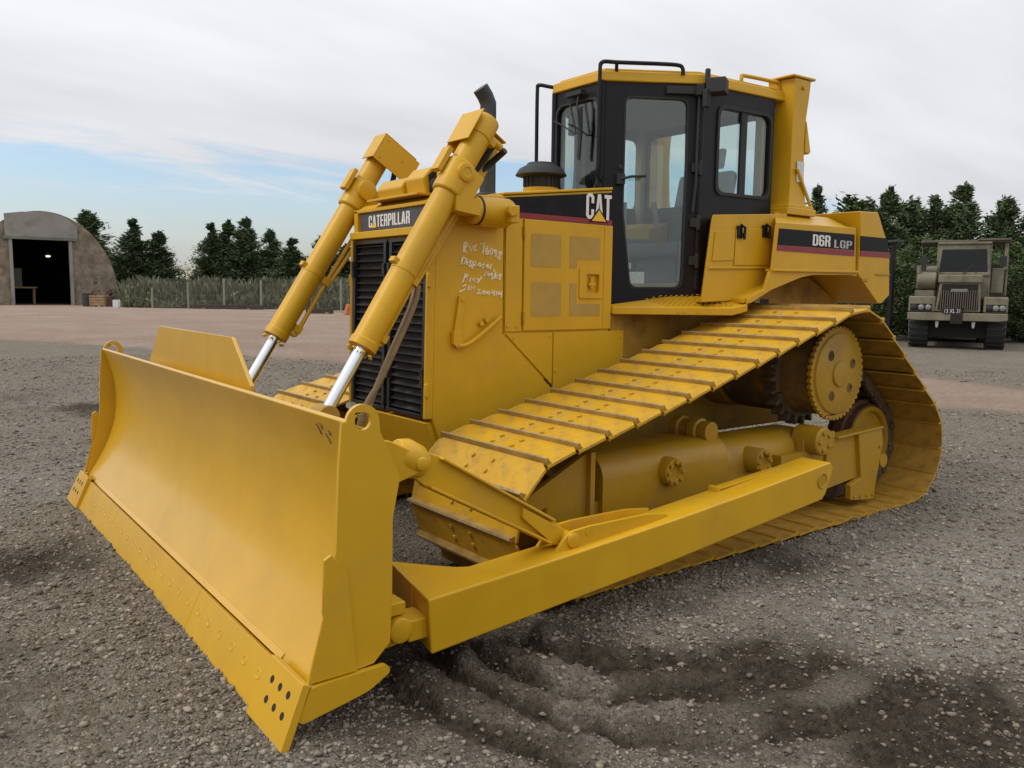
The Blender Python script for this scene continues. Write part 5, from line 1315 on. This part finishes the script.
for z in (.18, .38, .58, .78): b.box((0, -.38, z), (1.15, .03, .15)); b.box((0, .38, z), (1.15, .03, .15)); b.box((-.56, 0, z), (.03, .73, .15)); b.box((.56, 0, z), (.03, .73, .15))
b.build('crate_boards', wood, cr)
b = MB()
for x in (-.52, 0, .52):
    for y in (-.34, .34): b.box((x, y, .43), (.08, .04, .86))
b.build('crate_post', wood, cr); b = MB(); b.box((0, 0, .10), (1.1, .7, .03)); b.build('crate_floor', wood, cr)
bl_ = tag(empty('scrap_heap', at_px(106, 64.3)), 'reddish brown scrap piled behind the pallet crate at the shed wall', 'scrap pile')
b = MB(); g = random.Random(3)
for k in range(34): b.box((g.uniform(-1.0, 1.0), g.uniform(-.2, .2), .15 + abs(g.gauss(0, .5)) * .9), (g.uniform(.2, .7), g.uniform(.05, .2), g.uniform(.08, .35)), Matrix.Rotation(g.uniform(0, 3), 3, 'Y') @ Matrix.Rotation(g.uniform(0, 3), 3, 'Z'))
b.build('scrap_pieces', rustm, bl_)
wc = tag(empty('white_canister', at_px(116, 60.5), YAW), 'small white canister standing in front of the rusty drum', 'canister')
b = MB(); b.prism(rrect(-.20, .20, .0, .56, .05, 3), 'x', -.17, .17); b.build('canister_body', sticker, wc, .02); b = MB(); b.lathe((0, .1, .56), (0, 0, 1), [(.05, 0), (.05, .08)], 12); b.path([(0, -.12, .56), (0, -.10, .63), (0, .0, .63), (0, .02, .56)], .02, 6); b.build('canister_cap', rubber, wc)
# timber baulks at the foot of the fence
beam_m = mat('dark_timber', (.055, .042, .033), .9, var=.3, vscale=5)
def baulk(u0, u1, d, label):
    a_ = spot(u0, d); c_ = spot(u1, d); mid = (a_ + c_) / 2; l = (c_ - a_).length
    t_ = tag(empty('timber_baulk', mid, math.atan2((c_ - a_).y, (c_ - a_).x)), label, 'timber', 'timbers along the fence foot')
    b = MB(); b.box((0, 0, .16), (l, .3, .30)); b.build('squared_log', beam_m, t_, .02)
    for x in (-l * .35, l * .3): b = MB(); b.box((x, 0, .03), (.2, .6, .10)); b.build('bearer', wood, t_)
baulk(194, 263, 60.0, 'long dark timber baulk lying before the two right fence posts')
baulk(306, 333, 52.0, 'short dark timber baulk lying near the far lift cylinder')
ob = tag(empty('barrier_block', at_px(349, 50.5), YAW + .3), 'orange plastic barrier block beside the radiator grille edge', 'barrier')
orm = mat('orange_plastic', (.45, .12, .04), .6, var=.2)
b = MB(); b.prism([(-.30, 0), (.30, 0), (.22, .25), (.12, .60), (-.12, .60), (-.22, .25)], 'x', -.6, .6); b.build('barrier_body', orm, ob, .03); b = MB(); b.box((0, .0, .62), (.3, .1, .06)); b.build('barrier_grip', orm, ob)

# wire fence
fm = mat('concrete_post', (.24, .235, .20), .9, var=.15); wirem = mat('galvanised_wire', (.25, .25, .24), .5, .6)
fence = tag(empty('wire_fence', spot(230, 61)), 'chain link fence on pale concrete posts before the tall weeds', 'fence')
fo = Vector(fence.location); posts = []
for u, v in ((152, 288), (188, 283), (224, 279), (261, 281), (302, 284), (341, 280), (380, 281)):
    p = spot(u, 61) - fo; h = ray_at(u, v, 61).z; posts.append(p)
    b = MB(); b.prism([(-.06, -.06), (.06, -.06), (.06, .06), (-.06, .06)], 'z', -.1, h); b.prism([(-.045, -.045), (.045, -.045), (.045, .045), (-.045, .045)], 'z', h, h + .03)
    b.v = [(x + p.x, y + p.y, z) for x, y, z in b.v]; b.build('fence_post', fm, fence, .01)
b = MB(); hF = 1.85
for A, B in zip(posts, posts[1:]):
    l = (B - A).length; d = (B - A) / l
    for z in (.1, .95, hF): b.tube(A + Vector((0, 0, z)), B + Vector((0, 0, z)), .008, n=4)
    k = 0.0
    while k < l + hF:
        for sgn in (1, -1):      # crossing wires of the mesh
            x0_, x1_ = k - hF, k
            z0_, z1_ = 0.0, hF
            if x0_ < 0: z0_ = -x0_; x0_ = 0
            if x1_ > l: z1_ = hF - (x1_ - l); x1_ = l
            if z1_ - z0_ > .05:
                if sgn > 0: b.tube(A + d * x0_ + Vector((0, 0, z0_)), A + d * x1_ + Vector((0, 0, z1_)), .0035, n=3)
                else: b.tube(A + d * (l - x0_) + Vector((0, 0, z0_)), A + d * (l - x1_) + Vector((0, 0, z1_)), .0035, n=3)
        k += .16
b.build('chain_link_mesh', wirem, fence)

# ---------------------------------------------------------------- dump truck
TD = 24.0; KT = TD / FPX
tp_ = spot(958, TD)
olive = mat('faded_khaki_paint', (.178, .158, .106), .6, var=.15, vscale=2, dirt=(.085, .07, .05), dirt_amt=.6, dirt_scale=2.5, dirt_thr=.47)
olive_d = mat('brown_body_paint', (.12, .10, .072), .75, var=.2, vscale=2, dirt=(.05, .04, .03), dirt_amt=.6, dirt_scale=2)
lampg = mat('headlamp_glass', (.20, .20, .19), .2)
wsg = glass_mat('truck_glass', (.16, .18, .20), .05)
truck = tag(empty('dump_truck', tp_), 'faded khaki dump truck facing the camera with canopy over its cab', 'truck')
tx = (RTH * math.cos(R(27)) - FWH * math.sin(R(27))).normalized(); ty = Vector((0, 0, 1)).cross(tx)          # local x to the viewer's right, y away from the viewer
truck.matrix_world = Matrix(((tx.x, ty.x, 0, tp_.x), (tx.y, ty.y, 0, tp_.y), (0, 0, 1, 0), (0, 0, 0, 1)))
V0 = 349.5
def tX(u): return (u - 958) * KT / 1.13
def tZ(v): return (V0 - v) * KT
def tb(u0, u1, v0, v1, y0, y1): return (((tX(u0) + tX(u1)) / 2, (y0 + y1) / 2, (tZ(v0) + tZ(v1)) / 2), (abs(tX(u1) - tX(u0)), y1 - y0, abs(tZ(v0) - tZ(v1))))
def tpart(name, m, boxes, parent=truck, bv=.02):
    b = MB()
    for q in boxes: b.box(*tb(*q))
    return b.build(name, m, parent, bv)
for u0, u1 in ((910, 931), (988, 1008)):
    for yy, nm in ((.5, 'wheel'), (4.4, 'wheel'), (6.0, 'wheel')):
        if yy > 1 and u0 > 0: pass
        cx = (tX(u0) + tX(u1)) / 2; hw_ = (tX(u1) - tX(u0)) / 2; r = .62; b = MB()
        b.lathe((cx - hw_, yy + .2, r - .02), (1, 0, 0), [(r * .7, 0), (r * .93, .02), (r, .08), (r, hw_ * 2 - .08), (r * .93, hw_ * 2 - .02), (r * .7, hw_ * 2)], 28)
        for k in range(22):
            a_ = 2 * PI * k / 22; b.box((cx, yy + .2 + math.cos(a_) * r, r - .02 + math.sin(a_) * r), (hw_ * 1.9, .09, .05), Matrix.Rotation(-(a_ - PI / 2) * -1, 3, 'X'))
        wh = b.build('wheel', rubber, truck, .01)
        b = MB(); b.lathe((cx - hw_ - .01, yy + .2, r - .02), (1, 0, 0), [(r * .5, 0), (r * .55, .03), (r * .55, hw_ * 2 - .01), (r * .5, hw_ * 2 + .02)], 20); b.build('wheel_rim', olive, wh)
b = MB(); b.prism([(tX(908.5), tZ(313)), (tX(1007.5), tZ(313)), (tX(1007.5), tZ(320)), (tX(1000), tZ(321)), (tX(916), tZ(321)), (tX(908.5), tZ(320))], 'y', -.35, -.10); b.build('bumper', olive, truck, .03)
for u0, u1 in ((909, 936.5), (983.5, 1007)):
    fn = tpart('front_wing', olive, [(u0, u1, 297, 312.5, -.28, 1.1)], bv=.04)
    a_, c_ = (911, 933) if u0 < 950 else (986, 1005)
    tpart('lamp_recess', hole_m, [(a_, c_, 304.5, 311.5, -.29, -.27)], fn, 0)
    for k in range(3):
        uu = a_ + (c_ - a_) * (k + .5) / 3
        b = MB(); b.lathe((tX(uu), -.285, tZ(308)), (0, -1, 0), [(.075, 0), (.080, .02), (.07, .03), (.04, .045)], 16); b.build('headlight', lampg if k else rubber, fn)
b = MB(); b.prism([(tX(939.5), tZ(283)), (tX(979), tZ(283)), (tX(981), tZ(312)), (tX(936), tZ(312))], 'y', -.30, 1.0); hood = b.build('engine_cowl', olive, truck, .03)
b = MB(); b.prism([(tX(937.5), tZ(276)), (tX(981), tZ(276)), (tX(981), tZ(283.5)), (tX(937.5), tZ(283.5))], 'y', -.36, 1.0); b.build('cowl_hood_lip', olive, hood, .03)
b = MB(); b.prism([(tX(942), tZ(285)), (tX(977), tZ(285)), (tX(978.5), tZ(310)), (tX(938.5), tZ(310))], 'y', -.31, -.301); gr = b.build('grille', hole_m, truck)
b = MB()
for k in range(17): u = 941.5 + k * 2.2; b.box((tX(u), -.325, (tZ(291) + tZ(310)) / 2), (.022, .03, tZ(291) - tZ(310)))
b.build('grille_bar', olive_d, gr)
tpart('grille_badge', lampg, [(951, 967, 289.5, 292.5, -.34, -.33)], gr, 0)
tpart('number_plate', hole_m, [(944, 964, 308.5, 313.5, -.375, -.36)], truck, 0)
text_mesh('13 XL 31', 'plate_lettering', sticker, truck, (tX(945), -.378, tZ(313)), (1, 0, 0), .16, .72, .0)
# cab
b = MB()
cabp = [(tX(936.5), tZ(244)), (tX(987.5), tZ(244)), (tX(989.5), tZ(276)), (tX(934.5), tZ(276))]
b.prism(cabp, 'y', .55, .60, holes=[[(tX(940), tZ(250)), (tX(984.5), tZ(250)), (tX(986.5), tZ(272.5)), (tX(937.5), tZ(272.5))]])
b.box(*tb(934.5, 936.5, 244, 300, .58, 1.9)); b.box(*tb(987.5, 989.5, 244, 300, .58, 1.9)); b.box(*tb(935, 989, 242.5, 244.5, .5, 2.0)); b.box(*tb(935, 989, 262, 300, 1.9, 2.0)); b.box(*tb(935, 989, 275, 300, .60, .70))
tc_ = b.build('truck_cab', olive, truck, .02)
b = MB(); b.prism([(tX(940), tZ(250)), (tX(984.5), tZ(250)), (tX(986.5), tZ(272.5)), (tX(937.5), tZ(272.5))], 'y', .57, .58); b.build('windscreen', wsg, tc_)
b = MB(); b.path([(tX(975), .53, tZ(273)), (tX(968), .53, tZ(262))], .012, 6); b.path([(tX(962), .53, tZ(274)), (tX(973), .53, tZ(264))], .012, 6); b.build('wiper', rubber, tc_)
tpart('seat', seat_m, [(945, 958, 258, 276, 1.3, 1.5), (966, 979, 258, 276, 1.3, 1.5)], tc_, .05)
# dump body: canopy and front board behind the cab
b = MB(); b.box(*tb(917, 1008, 240.5, 243.2, .9, 2.6)); b.box(*tb(917, 1008, 240, 242.5, .7, .9)); b.box(*tb(975, 1008, 239, 241, .65, .8))
for u in (918.2, 1005.5): b.box(*tb(u - 1, u + 1, 241, 297, 2.3, 2.5))
b.box(*tb(917, 1007, 262, 303, 2.6, 2.75)); b.box(*tb(917, 920, 262, 303, 2.6, 7.0)); b.box(*tb(1004, 1007, 262, 303, 2.6, 7.0)); b.box(*tb(917, 1007, 299, 303, 2.6, 7.0))
b.build('dump_body', olive_d, truck, .02)
b = MB(); b.box(*tb(1004.5, 1007, 256, 296, .9, 1.0)); b.box(*tb(991, 1003, 268, 293, .8, .9)); b.box(*tb(1002, 1006, 240, 270, .8, .86)); b.build('side_step_panel', olive, truck, .02)
b = MB(); b.lathe((tX(915), .55, tZ(281)), (1, 0, 0), [(.20, 0), (.27, .03), (.27, .50), (.20, .53)], 22); b.tube((tX(917), .4, tZ(274)), (tX(917), .4, tZ(266)), .06, n=10); b.box(*tb(914, 934, 291, 297, .35, .9)); b.lathe((tX(924), .55, tZ(270)), (1, 0, 0), [(.12, 0), (.12, .30)], 16); b.build('air_cleaner', olive, truck, .01)
tpart('chassis', hole_m, [(930, 989, 320, 338, .2, 6.5), (920, 996, 330, 337, .6, .8)], truck, .02)
b = MB()
for u in (939, 975): b.lathe((tX(u), -.20, tZ(323)), (0, 0, -1), [(.05, -.04), (.04, .08), (.02, .14)], 10)
b.build('tow_shackle', sticker, truck)
b = MB(); b.box(*tb(952, 964, 314, 324, -.38, -.2)); b.build('tow_hitch', hole_m, truck, .02)
b = MB()
for sgn, u in ((-1, 921), (1, 1001)): b.path([(tX(936 if sgn < 0 else 988), .58, tZ(262)), (tX(u), .45, tZ(258))], .012, 6); b.box((tX(u), .45, tZ(262)), (.16, .03, .30))
b.build('mirror', rubber, truck)

# dark steel post left of the truck
sp_ = tag(empty('steel_post', spot(891.0, 26)), 'dark steel post with a short crossarm left of the dump truck', 'post')
b = MB(); b.box((0, 0, 1.55), (.12, .12, 3.3)); b.build('post_shaft', black, sp_, .01); b = MB(); b.box((RTH.x * .05, RTH.y * .05, 3.18), (.34, .34, .07)); b.build('crossarm', exh, sp_, .01)
